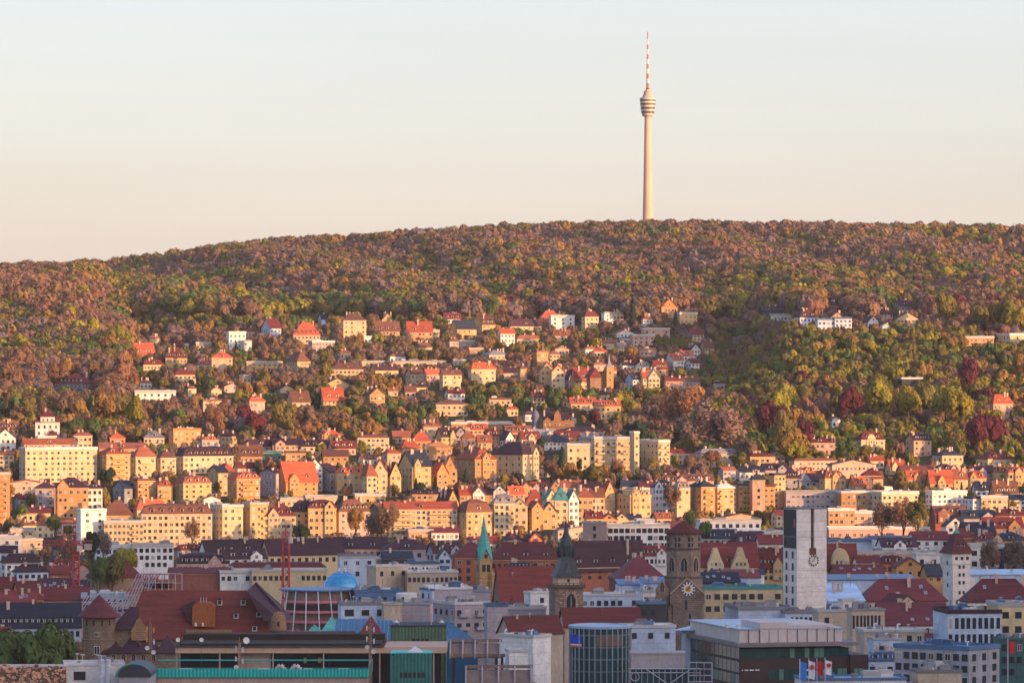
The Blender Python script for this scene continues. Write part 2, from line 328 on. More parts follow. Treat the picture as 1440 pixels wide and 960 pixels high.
def house(line, name='house', group=None, d=None, label=None, phrase=None, rz=None, flr=3.1, ww=None, wh=None, plain=False, bare=False):
    """line: left right ridge eave bottom shaded-side-px roof wall roofcolour [key=value ...], picture measures"""
    p = line.split(); xl, xr, yt, ye, yb, side = map(float, p[:6]); rf, wc, rc = p[6:9]
    kv = dict(q.split('=') for q in p[9:])
    d = float(kv.get('d', d or 0)) or hit((xl+xr)/2, yb)
    s = d/F; a = abs(side); wpx = xr-xl
    th = R(float(kv.get('th', 27))) if a > 0 else R(float(kv.get('th', 7)))
    if a > 0:
        W = (wpx-a)*s/cos(th); D = min(max(a*s/sin(th), 5), 70)
    else:
        W = wpx*s/cos(th); D = float(kv.get('D', min(max(W*.8, 8), 13)))
    if 'D' in kv: D = float(kv['D'])
    sg = 1 if side >= 0 else -1
    rot = th*sg if rz is None else rz
    cx = X((xl+a) if side > 0 else (xr-a) if side < 0 else (xl+xr)/2, d)
    lx, ly = (W/2*sg if a > 0 else 0), D/2
    x = cx + lx*cos(rot)-ly*sin(rot); y = d + lx*sin(rot)+ly*cos(rot)
    g = gz1(x, y); g0 = min(gz1(x+i*W/2*cos(rot)-j*D/2*sin(rot), y+i*W/2*sin(rot)+j*D/2*cos(rot)) for i in (-1,1) for j in (-1,1))
    H = Z(ye, d)-g; Rz = max((ye-yt)*s, .4); zv = Z(yb, d)-g
    H = max(H, 2.5)
    nm = kv.get('n', name)
    root = thing(nm, CATS.get(nm, 'house'), (xl+xr)/2, (yt+yb)/2, y, label, group, None, rot, g, x)
    fl = {'hip':'hipped','gab':'gabled','gf':'front-gabled','flat':'flat','pyr':'pyramid','man':'mansard','mono':'lean-to'}[rf]
    THINGS[-1][3] = phrase or (f"{WNAME[wc]} {nm.replace('_',' ')} with {'flat' if rf=='flat' else RNAME[rc]+' '+fl} roof")
    BOXES.append((xl, xr, yt, yb, d))
    wmat, rmat = (pm(wc) if rf == 'flat' and d < 1620 else wm(wc)), rm(rc)
    b = MB(); zb = g0-g-1.0
    b.box(-W/2, W/2, -D/2, D/2, zb, H)
    along = kv.get('al', 'x' if W >= D*.8 or rf == 'gab' else 'y')
    if rf == 'gf': along = 'y'
    if rf in ('gab','gf'):
        if along == 'x':
            for xx in (-W/2, W/2-.3): b.add([(xx,-D/2,H),(xx,D/2,H),(xx,0,H+Rz-.02),(xx+.3,-D/2,H),(xx+.3,D/2,H),(xx+.3,0,H+Rz-.02)],[(0,2,1),(3,4,5),(0,3,5,2),(1,2,5,4)])
        else:
            for yy in (-D/2, D/2-.3): b.face_prism([(-W/2,H),(W/2,H),(0,H+Rz-.02)], yy, yy+.3)
    b.obj('wall', wmat, root)
    if rf in ('gab','gf'): rb = gable_roof(W, D, H, Rz, along=along)
    elif rf == 'hip': rb = hip_roof(W, D, H, Rz)
    elif rf == 'pyr': rb = hip_roof(W, D, H, Rz, k=min(W,D)/2*.98)
    elif rf == 'man':
        rb = hip_roof(W, D, H, Rz*.72, ov=.3, k=min(1.6, W*.2)); rb2 = hip_roof(W-3.2, D-3.2, H+Rz*.72, Rz*.28, ov=.1); rb.add(rb2.v, rb2.f)
    elif rf == 'mono':
        rb = MB(); rb.add([(-W/2-.3,-D/2-.4,H),(W/2+.3,-D/2-.4,H),(W/2+.3,D/2+.4,H+Rz),(-W/2-.3,D/2+.4,H+Rz),(-W/2-.3,-D/2-.4,H+.3),(W/2+.3,-D/2-.4,H+.3),(W/2+.3,D/2+.4,H+Rz+.3),(-W/2-.3,D/2+.4,H+Rz+.3)],
              [(0,3,2,1),(4,5,6,7),(0,1,5,4),(1,2,6,5),(2,3,7,6),(3,0,4,7)])
    else:
        rb = MB(); e = .25; rb.box(-W/2-e, W/2+e, -D/2-e, D/2+e, H, H+.35)
        for q in ((-W/2-e,W/2+e,-D/2-e,-D/2),(-W/2-e,W/2+e,D/2,D/2+e),(-W/2-e,-W/2,-D/2,D/2),(W/2,W/2+e,-D/2,D/2)): rb.box(*q, H+.35, H+max(.6, min(Rz,1.2)))
    roof = rb.obj('roof', rmat, root)
    if bare: return root, W, D, H, Rz
    # windows on the faces the camera sees
    top = H-.5; n_floors = max(1, int(round((H-max(zv, zb+1.0))/flr)))
    ny = int(kv.get('ny', min(n_floors, 8))); step = (H-max(zv,0))/max(ny,1) if 'ny' in kv or H-zv > 1.5 else flr
    step = min(max(step, 2.3), 4.2 if 'wh' not in kv else float(kv['wh'])*1.5)
    nx = int(kv.get('nx', max(1, min(14, round(W/2.6)))))
    big = float(kv.get('wb', 1))
    bal = int(kv.get('bal', 0))
    def face(n, L, ox, oy, rzz, skip=None, balc=0):
        wv = (ww or min(1.5, .62*L/n))*big; hv = (float(kv['wh']) if 'wh' in kv else wh or min(1.8, step*.58))*big**.3
        for j in range(ny):
            zc = H-.45-step*.5-j*step
            if zc-hv/2 < zb+.3: continue
            for i in range(n):
                if NWIN[0] > 6500 or rnd.random() < .03: continue
                u = (i+.5)/n*L-L/2+rnd.uniform(-.08,.08)
                window(root, ox+u*cos(rzz), oy+u*sin(rzz), zc, wv, hv, rzz, plain and rnd.random() < .8); NWIN[0] += 1
            for k in range(balc):
                u = ((k+.5)/balc)*L-L/2
                balcony(root, ox+u*cos(rzz), oy+u*sin(rzz), zc-hv/2-.3, L/balc*.55, kv.get('bc', wc), rzz)
    if nx > 0: face(nx, W, 0, -D/2-.02, 0, balc=bal)
    if a*s/sin(th if a else 1) > 3.5 and a > 3:
        nd = int(kv.get('nd', max(1, min(6, round(D/4.0)))))
        if nd > 0 and side > 0: face(nd, D, -W/2-.02, 0, -pi/2)
        if nd > 0 and side < 0: face(nd, D, W/2+.02, 0, pi/2, balc=int(kv.get('bals', 0)))
    # relief of the street fronts: eaves cornice, floor band, a gabled bay
    if W > 6 and nm in ('townhouse','apartment_block','row_house','villa') and d > 1700:
        q = MB(); q.box(-W/2-.22, W/2+.22, -D/2-.25, -D/2-.01, H-.42, H-.12)
        if rf == 'flat': q = MB(); q.box(-W/2-.3, W/2+.3, -D/2-.45, -D/2-.01, H-.3, H-.02)
        q.obj('cornice', FRAME if wc in ('cr','wh','lb') else wm('cr'), root)
        if nm in ('townhouse','row_house') and rf in ('hip','gab','man') and Rz > 2.6 and W > 8 and rnd.random() < .42:
            u = rnd.choice((-.25,0,.25))*W; hw = min(2.6, W*.17); zt = H+min(Rz*.8, 3.6); zb2 = max(zv, 0)
            q = MB(); q.face_prism([(u-hw,zb2),(u+hw,zb2),(u+hw,H+.6),(u+hw*.55,H+(zt-H)*.55),(u,zt),(u-hw*.55,H+(zt-H)*.55),(u-hw,H+.6)], -D/2-.9, -D/2+1.6); bay = q.obj('gabled_bay', wm(wc), root)
            q = MB(); q.tube((u-hw-.2,-D/2-.5,H+.5),(u,-D/2-.5,zt+.15),.28,4); q.tube((u+hw+.2,-D/2-.5,H+.5),(u,-D/2-.5,zt+.15),.28,4); q.obj('gable_coping', rmat, bay)
            for j in range(-1, ny):
                zc = H-.45-step*.5-j*step
                if zc < zb2+.8: continue
                for t in ((-.45,.45) if j >= 0 else (0,)): w_ = window(root, u+t*hw, -D/2-.93, zc-(.6 if j < 0 else 0), hw*.5, min(1.7, step*.55)); w_.parent = bay
        elif nm in ('townhouse','apartment_block') and not bal and W > 7 and ny > 1 and rnd.random() < .4:
            u = rnd.choice((-.3,.3))*W
            for j in range(ny):
                zc = H-.45-step*.5-j*step
                if zc-1.2 > zb+.5: balcony(root, u, -D/2-.02, zc-1.15, min(3.2, W*.24), wc)
    # gable window, dormers, chimneys, roof clutter
    if rf == 'gf' and Rz > 2: window(root, 0, -D/2-.02, H+Rz*.33, min(1.3, W*.16), min(1.4, Rz*.35), 0, plain)
    nd = int(kv.get('dm', rnd.choice((0,1,2,3)) if Rz > 2.6 and W > 6.5 and d > 1700 and rf in ('hip','gab','man') and along == 'x' else 0))
    for i in range(nd):
        u = (i+.5)/nd*W*.84-W*.42; hh = min(2.0, Rz*.62); f = .16
        yy = -D/2+f*(min(W,D)/2 if rf == 'hip' else D/2) if rf != 'man' else -D/2+.25
        dormer(roof, u, yy, H+f*Rz, min(1.7, W*.7/nd), hh, min(2.6, D*.3), rc, kv.get('dc', 'wh' if wc != 'cr' else 'cr'))
    nc = int(kv.get('ch', 0 if rf == 'flat' else rnd.choice((1,2,3,3,4)) if W > 6 else 1))
    for i in range(nc):
        u = rnd.uniform(-.36,.36)*W; yy = rnd.uniform(-.2,.28)*D
        if rf == 'flat': z0, z1 = H+.3, H+.3+rnd.uniform(1.2,2.2)
        else: z0, z1 = H+Rz*.35, H+Rz+rnd.uniform(.3,1.3)
        if rf in ('pyr',): u *= .4; yy *= .4
        chimney(roof, u, yy, z0, z1, rnd.uniform(.6,1.1))
    if d < 1720 and W > 7:            # small things on the roofs of the town
        for i in range(rnd.choice((1,2,3)) if rf == 'flat' else rnd.choice((0,1,2))):
            u, yy = rnd.uniform(-.4,.4)*W, rnd.uniform(-.3,.35)*D
            z0 = H+.3 if rf == 'flat' else H+Rz*(1-abs(yy)/(D/2))*.9
            link('aerial', AERIAL[rnd.randrange(2)], roof, (u, yy, z0), rnd.uniform(0,3), (1,1,rnd.uniform(.7,1.5)))
        for i in range(rnd.choice((2,3,5)) if rf == 'flat' else 0):
            link('roof_vent', VENT[rnd.randrange(3)], roof, (rnd.uniform(-.42,.42)*W, rnd.uniform(-.4,.4)*D, H+.3), 0, [rnd.uniform(.7,1.5)]*3)
        if rf in ('gab','hip') and along == 'x' and Rz > 2.5 and nd == 0:
            for i in range(rnd.choice((0,1,3,4))):
                f = rnd.uniform(.2,.6); sl_ = math.atan2(Rz, D/2)
                q = link('roof_window', SKYL, roof, (rnd.uniform(-.36,.36)*W*(1-.5*f if rf == 'hip' else 1), -D/2*(1-f)-.06, H+Rz*f+.42)); q.rotation_euler = (sl_, 0, 0)
    if rf == 'flat' and W > 7 and kv.get('u', '1') != '0':
        for i in range(int(kv.get('u', 1 + (W > 16) + (W > 30) + 2*(d < 1620)))):
            roof_unit(root, rnd.uniform(-.35,.35)*W, rnd.uniform(-.25,.3)*D, H+.35, rnd.uniform(1.6,.16*W+1.6), rnd.uniform(1.5,.25*D), rnd.uniform(.9,2.1), rnd.choice(('gy','wt','bl','gy')))
    return root, W, D, H, Rz
def rows(text, **k):
    for ln in text.strip().splitlines():
        ln = ln.split('#')
        if ln[0].strip():
            ph = ln[1].strip() if len(ln) > 1 else None
            house(ln[0], phrase=ph, **k)
# ------------------------------------------------------------------ villas on the wooded slope
VILLAS = """
75 133 525 539 553 -18 hip li dr th=25 nx=7 dm=6 # lilac grey manor house with dark red hipped roof and a row of dormers
183 217 482 497 507 8 gab og rd nx=3 # villa with bright orange red pitched roof at the wood edge
233 263 490 503 519 0 hip ye dr dm=4 # yellow villa with dark red roof and white round dormers
245 265 482 485 491 0 flat cr wt
276 297 480 483 491 0 flat cr wt
318 345 462 468 497 4 flat wh wt nx=4 # white cubic villa with stepped upper storey
343 354 478 480 497 0 flat wh wt
298 327 494 503 524 0 hip cr rd nx=4 # cream villa with small red cap roof
347 397 507 510 522 0 flat ye wt nx=7 n=apartment_block
337 353 526 529 540 0 flat cr gy
190 247 547 551 566 0 flat wh wt nx=6 # long white framed bungalow with wide glass front
283 323 560 564 582 3 flat cr bn nx=5
347 372 556 564 583 4 hip pk rd
366 395 448 461 476 14 gab lb dr # bluish half timbered villa with dark red gabled roof
345 358 459 466 474 0 pyr pk dr
413 450 453 471 488 0 hip cr rd dm=5 # cream villa with bright red roof and white dormer row
433 470 478 481 491 6 flat li wt
447 460 441 448 458 5 gab lb sl
483 515 440 450 483 0 hip cr bn nx=4 ny=5 # tall cream hillside villa with brown cap roof
512 523 472 474 483 0 flat wh wt
528 562 452 465 476 0 gab ye bn dm=3 # yellow villa with brown roof and three dormers
537 554 440 450 458 0 gf ye pl
573 608 452 466 480 0 gab og rd dm=2 # orange villa with bright red steep roof
604 618 463 465 478 0 flat cr wt
400 436 494 508 526 18 hip ye bn # yellow villa with blue shaded flank and brown roof
465 511 509 519 533 0 hip cr bn dm=1 # cream villa with broad brown hipped roof
508 541 508 510 515 0 flat cr wt nx=6
520 560 513 520 531 8 gab ye pl nx=4
553 627 506 509 517 0 flat cr gy nx=12 n=apartment_block # long low cream row with flat roof
570 595 519 525 541 8 gab cr bn nx=3
595 618 519 525 543 5 gab pk rd nx=4
618 649 520 526 549 5 gab cr bn nx=4
402 436 550 564 580 9 gab cr bn nx=3 dm=1
450 483 545 561 577 5 gab ye rd nx=5 # yellow villa with steep red gable roof
510 541 545 555 573 10 gf og bn
570 585 543 550 566 0 gab pk bn
613 658 562 568 585 0 hip cr bn nx=6
633 670 450 462 477 10 gab ye sl nx=4 # yellow villa with slate blue roof
645 668 478 480 489 0 flat li wt
625 648 440 448 455 0 gab wh dr
662 697 443 456 473 16 gab ye bn nx=3 # yellow villa with brown saddle roof
660 680 488 491 499 0 flat og wt
700 724 462 468 489 4 gab wh rd
715 762 449 457 466 4 gab cr pl nx=6 # wide cream chalet with dark eaves
757 792 436 453 462 0 hip rb rd
775 808 440 445 464 0 flat wh wt nx=3 # white flat roofed villa with roof terrace
818 842 436 445 464 5 pyr cr dr nx=3 # cream cube villa with dark red pyramid roof
676 716 492 499 511 12 hip cr gy nx=5
660 697 509 519 544 3 man cr rd nx=4 ny=3 # white villa with red mansard and arched windows
638 656 505 507 514 0 flat cr wt
728 741 513 518 540 4 pyr og bn ny=4
750 771 491 495 519 5 flat og bn # orange roofless looking villa with square tower
760 780 509 520 551 0 gf ye rd # yellow twin gabled villa with red roof left
776 794 513 523 553 0 gf cr rd
792 808 522 532 545 8 gf li pl
805 833 517 533 553 3 gab ye dr nx=4
688 719 555 562 575 0 flat cr bn nx=4
846 877 436 441 457 4 flat wh wt nx=3 # white villa with balcony beside red gable
862 877 436 443 455 0 gf cr rd
930 953 420 432 447 0 gf og rd # orange gabled villa with red roof high on slope
953 981 437 441 456 3 flat ye wt nx=4
890 921 468 472 490 0 flat pk wt nx=4
905 942 459 463 477 0 flat pk wt nx=4
872 897 475 478 487 4 flat li wt
900 923 489 492 502 0 mono pk bn
835 854 487 494 502 0 hip cr rd
866 881 482 486 497 3 gab ye gy
872 892 509 513 522 4 gab wh pl
880 903 524 533 546 10 gab lb sl
900 916 520 530 546 4 gab cr rd
912 928 519 531 551 0 gf cr gy
914 940 507 518 533 8 gab og dr
935 962 497 506 520 12 gab wh rd
950 976 493 500 514 12 gab wh rd
966 985 484 491 503 6 gf wh sl # white house with dark gable on the steep lane
985 1005 479 488 503 6 gab cr bn
965 984 505 510 522 7 gab wh dr
936 960 530 535 547 0 gab pk dr
958 985 531 536 548 0 gab li bn
1003 1023 535 539 549 0 flat li pl
1072 1108 430 437 446 0 gab dk pl # dark timbered house with plum roof at wood edge
1088 1117 441 444 456 0 flat wh wt # white modern house with band window at wood edge
1118 1151 435 446 460 7 hip lb pl
1150 1174 445 450 466 0 flat lb bl
1174 1198 444 448 466 0 flat lb bl
1169 1186 439 446 460 0 gf sa pl
1165 1180 423 429 442 0 pyr rb pl
1213 1236 444 452 460 8 gf wh pl
1233 1256 434 441 452 6 gab pk pl
1256 1285 422 429 441 8 gab li pl
1261 1292 439 448 460 0 gf cr pl # cream gabled house with half round window high on the right slope
1241 1252 456 460 466 0 gf wh wt
1404 1450 467 471 487 16 flat cr wt nx=4 # white modern villa at right frame edge
1358 1398 472 475 487 0 flat og wt
1392 1426 554 567 594 5 hip pk rd # pinkish villa with red hipped roof on right slope
1268 1298 530 533 547 0 flat dk wt nx=0 n=house # dark box shaped house with pale roof edge in the trees
1164 1182 586 590 602 6 gf wh bn
1140 1186 615 622 640 0 hip pk dr nx=7
1203 1246 606 618 642 8 hip cr dr nx=4 # cream villa with dark red roof and round gable
1275 1311 610 618 642 10 gab sa pl nx=3 # salmon villa with shallow gable and pillared porch
1313 1356 632 640 661 12 hip cr sl nx=4 # cream cube house with slate roof and blue shaded flank
1375 1431 635 645 659 14 hip cr dr nx=5 dm=2
803 839 559 567 582 0 gab cr rd nx=5 dm=3
838 873 563 570 590 0 gab ye rd nx=5 dm=4
"""
rows(VILLAS, name='villa', group='villas on the wooded slope', flr=3.3)
# ------------------------------------------------------------------ sunlit quarter at the foot of the hill
LIT = """
25 132 628 632 681 11 flat cr wt nx=12 ny=6 bal=0 ch=6 n=apartment_block # wide cream apartment block with small roof chimneys
0 26 592 602 618 0 gab ye bn
-6 22 603 615 634 0 gf wh dr
133 182 627 638 677 17 hip ye rd nx=3 ny=5 bal=1 n=apartment_block
183 218 628 642 672 8 pyr cr tr nx=3 bal=1
216 247 633 643 670 10 pyr cr bn nx=3
245 326 628 641 667 13 man cr pl nx=9 ny=3 dm=7 n=apartment_block # long cream block with plum mansard and dormers
236 281 599 605 629 8 flat og og nx=5 ch=3 n=apartment_block # orange block with three chimneys on the wood edge
203 231 605 615 630 0 hip cr gy nx=5
155 176 608 616 630 0 pyr og rd
140 204 623 630 642 0 gab pk tr nx=9 n=townhouse
77 124 671 685 730 0 hip og pl nx=5 ny=4 # orange house with broad plum hipped roof
123 144 678 686 728 0 hip wh pl nx=3
50 78 678 686 712 0 hip li pl nx=2
107 148 715 718 772 7 flat wh wt nx=2 ny=6 nd=0 n=apartment_block # white slab block standing end-on
146 187 703 724 737 0 pyr ye bn nx=5
189 236 702 717 735 4 hip cr rd nx=6 # house with wide orange red hipped roof
147 202 731 734 772 0 flat cr wt nx=9 ny=4 n=apartment_block
200 298 708 722 770 0 man cr bn nx=13 ny=5 dm=6 n=apartment_block # long cream block with brown mansard roof
155 186 676 686 708 20 gab gr sl nx=1
190 223 672 676 709 4 flat og bn nx=4 n=apartment_block
222 243 674 683 708 0 man ye rd nx=2 bal=1
243 296 668 679 710 15 man ye tr nx=4 ny=4 dm=3 n=apartment_block
-14 14 664 667 745 0 flat og wt nx=2 ny=9 bal=1 n=apartment_block # orange tower block cut by left frame edge
15 48 742 745 764 0 flat cr wt nx=3
10 58 757 760 790 10 flat be wt nx=4
-10 30 752 756 800 0 flat wh wt nx=3
290 320 655 664 698 17 gab ye sl nx=2
300 331 651 663 690 14 hip ye rd nx=3
318 365 663 673 709 15 man og rd nx=4 ny=4 dm=3 bal=1 n=apartment_block # bright orange block with red mansard
362 392 660 665 702 26 gab li pl nx=1
388 446 650 676 699 14 gab og rd nx=4 dm=2 # big orange house with steep red roof
424 453 645 657 692 8 gf wh pl nx=3
337 369 626 640 652 0 gab og bn
367 396 632 637 648 0 flat te te
402 431 629 637 652 0 flat og bn nx=4
345 385 618 626 640 6 gab pk pl nx=5
384 425 617 625 640 0 gab sa pl nx=5
424 462 619 627 640 0 gab cr pl nx=4
461 500 620 629 642 6 gab pk dr nx=4
455 490 633 641 655 0 gab og bn nx=4
474 513 656 665 697 0 man ye rd nx=5 ny=3 dm=3 # yellow block with red mansard beside grey gap
434 476 653 664 692 30 gab li pl nx=2
293 341 709 712 765 20 flat cr wt nx=3 ny=5 n=apartment_block
340 376 706 709 764 12 flat ye wt nx=3 ny=5 n=apartment_block
374 416 708 725 762 0 hip cr mr nx=6 ny=4 # cream house with maroon hipped roof and white dormer
407 446 703 719 757 8 hip ye pl nx=3 dm=2
434 473 702 714 758 0 man ye mr nx=5 ny=4 dm=3
463 521 702 719 757 14 hip pk bn nx=4 dm=5 # pinkish house with brown hipped roof and five dormers
395 426 699 702 712 0 flat cr wt nx=4
430 474 696 699 709 0 flat cr wt nx=4
500 542 694 697 710 0 flat ye wt nx=6
519 548 708 716 750 14 gab br bn nx=2
508 530 649 669 702 8 pyr cr tr nx=2
525 545 646 663 700 0 gf cr rd nx=2 # ornate cream house with scrolled gable
544 564 650 667 700 5 gf ye dr nx=2
560 606 635 655 694 20 gab ye sl nx=2 dm=1
606 630 650 664 692 9 gf og rd nx=2
624 643 640 660 690 0 gf og tr nx=2
598 636 621 629 647 0 hip og og nx=5
638 698 630 646 682 30 hip og rd nx=3 ny=3 dm=2
690 758 621 639 677 45 hip cr pl nx=3 ny=4 th=52 nd=5 # big house with long plum roof, pale flank and balcony end
553 578 606 614 624 0 gab sa tr
580 606 606 620 634 0 pyr og rd
613 641 602 613 632 8 gab ye pl
640 656 600 610 624 0 gf li sl
650 669 604 616 628 0 pyr sa tr
660 684 596 603 618 0 gab ye rd
672 692 612 621 634 0 gab ye tr dm=1
684 702 603 612 625 0 gab og dr
560 590 619 630 643 6 hip og rd
703 724 606 617 628 8 gf wh pl
712 748 599 607 618 0 gab og tr
728 760 607 616 628 6 gab sa dr
745 782 604 613 624 0 gab lb gy
635 722 593 597 604 0 flat og wt nx=9
640 672 640 648 664 8 gab li sl
836 890 613 617 664 0 flat cr wt nx=7 ny=4 bal=3 n=apartment_block # cream terraced flats with long balconies above the trees
890 899 606 609 668 2 flat cr wt nx=1 ny=5 nd=0 u=0 # narrow cream stair tower between the terraced flats
900 942 616 621 662 26 flat cr wt nx=3 ny=4 bal=2 n=apartment_block # cream flats with blank lilac flank and stacked balconies
798 838 622 626 664 0 flat cr wt nx=4 ny=3 n=apartment_block
790 850 600 606 616 0 hip pk pl nx=6
760 800 612 620 634 6 gab wh sl
782 815 606 614 628 0 gab og dr
815 842 610 617 628 0 gab cr gy
542 643 706 715 755 0 gab cr rd nx=14 ny=5 bal=2 n=apartment_block # long cream apartment row with straight red roof
642 692 702 720 757 14 man ye bn nx=4 ny=4 dm=1
695 724 693 707 754 0 man cr gy nx=4 ny=5 dm=2
722 742 701 711 748 0 gf cr gy nx=2 ny=4
738 768 688 712 730 0 hip og rd nx=4 ch=3
740 764 705 715 748 8 gf og tr nx=1 ny=4
762 784 706 720 744 0 gf ye sl nx=2 ny=3
647 668 686 695 712 0 gab og rd
665 682 684 694 712 0 gf wh tr
680 700 688 695 710 0 gab og pl
694 712 682 691 710 0 gf wh sl
712 737 684 693 708 5 gab og rd
575 609 743 747 760 0 flat sa wt nx=3
607 645 742 748 760 0 gab wh mr nx=6
613 645 688 706 720 16 gf ye mr nx=2
765 784 688 700 742 4 gf cr te nx=2 ny=4
780 799 683 703 742 0 hip cr te nx=2 ny=4 dm=1 # cream house with teal roof in the ornate row
797 814 689 702 742 3 gf wh te nx=2 ny=4
812 834 684 699 735 0 hip ye tr nx=3 ny=3
832 850 687 698 728 0 gab cr bn nx=3
846 865 676 692 726 5 gf ye rd nx=2 ny=3
862 888 690 700 728 20 gab li sl nx=1
866 916 688 697 729 20 man ye ye nx=4 ny=3 dm=4 # yellow corner block with lilac shaded flank
733 748 677 686 700 0 gf og tr
748 772 678 686 698 0 gab li rd
774 790 675 686 700 0 gf og bn
790 818 676 684 697 0 gab sa tr
818 846 678 685 698 0 gab li pl
875 905 676 683 694 0 gab li sl
900 930 678 684 696 0 gab wh dr
918 951 674 685 724 0 hip lb sl nx=5 ny=4 # bluish white block with slate roof and bays
948 971 676 686 728 4 man cr gy nx=2 ny=4
970 1006 675 684 727 16 hip og sl nx=2 ny=5 bal=1
1003 1033 679 686 724 6 hip ye wt nx=3 ny=5
930 968 668 676 690 0 gab pk bn nx=6
966 1004 667 675 688 0 gab pk bn nx=6
1008 1036 676 682 721 5 flat cr bn nx=4 ny=5 n=apartment_block
1033 1062 679 682 719 6 hip ye sl nx=4 ny=5 bal=1 n=apartment_block
1058 1076 664 674 722 0 hip sa sl nx=1 nd=0
1073 1090 678 684 716 0 flat og bn nx=2 ny=4
1086 1105 665 668 715 3 flat ye sl nx=3 ny=6 n=apartment_block
1040 1075 656 663 676 0 gab wh sl nx=5
1074 1108 652 660 672 0 gab li pl nx=4
1102 1126 657 672 692 0 hip gr pl nx=4
1122 1146 655 664 684 0 hip og rd nx=3
1124 1140 664 676 692 0 pyr gr gy
1153 1190 661 672 694 7 man ye tr nx=4 dm=2
1194 1219 670 681 695 8 gab og rd
1228 1242 663 672 690 0 gab ye tr
1246 1275 647 658 668 6 gab cr rd
1268 1312 655 662 674 0 gab og tr nx=6
1272 1301 662 672 692 5 gab og rd dm=2
1308 1340 661 678 693 0 gab ye rd nx=2 # yellow house with tall plain red roof
1338 1364 660 672 692 4 gab ye tr dm=1
1362 1387 661 672 690 0 man ye rd dm=2
1310 1348 652 662 676 10 hip pk pl
1365 1398 655 664 680 0 gab li pl
1397 1420 655 664 682 0 man ye tr dm=2
1418 1446 655 664 684 0 man ye rd dm=2
1215 1240 658 668 690 0 hip br dr
1220 1294 690 694 723 20 flat cr wt nx=7 ny=3 n=apartment_block # long cream flat roofed block with lilac flank
1238 1256 686 688 694 6 flat wh wt nx=0
1303 1362 689 693 716 8 flat wh wt nx=7 n=apartment_block
1358 1384 697 701 718 10 flat lb sl nx=2
1380 1417 696 700 718 0 flat cr wt nx=5
1393 1434 677 694 707 6 gab og bn nx=5 dm=4 # brown roofed hall with pointed gable ends
1372 1396 678 688 700 0 gab lb sl
1420 1450 696 702 716 0 gab wh sl nx=4
1105 1188 689 693 716 0 flat li gy nx=12 ny=3 n=office_block # lilac grey terraced block with dark window bands
1183 1226 690 693 720 0 flat og wt nx=6 ny=3 n=office_block
1110 1170 666 676 690 0 gab li pl nx=6
1165 1202 714 718 748 0 flat og wt nx=5 n=office_block
1198 1256 717 722 745 0 flat sa wt nx=6 ny=2 n=office_block
1228 1278 706 738 748 0 flat pk wt nx=0 n=office_block u=0
1254 1306 716 728 748 0 mono og og nx=4 n=hall
1286 1305 728 732 756 0 flat og wt nx=0
1165 1310 735 744 760 0 flat pk wt nx=14 ny=1 n=hall
"""
rows(LIT, name='townhouse', group='houses at the foot of the hill')
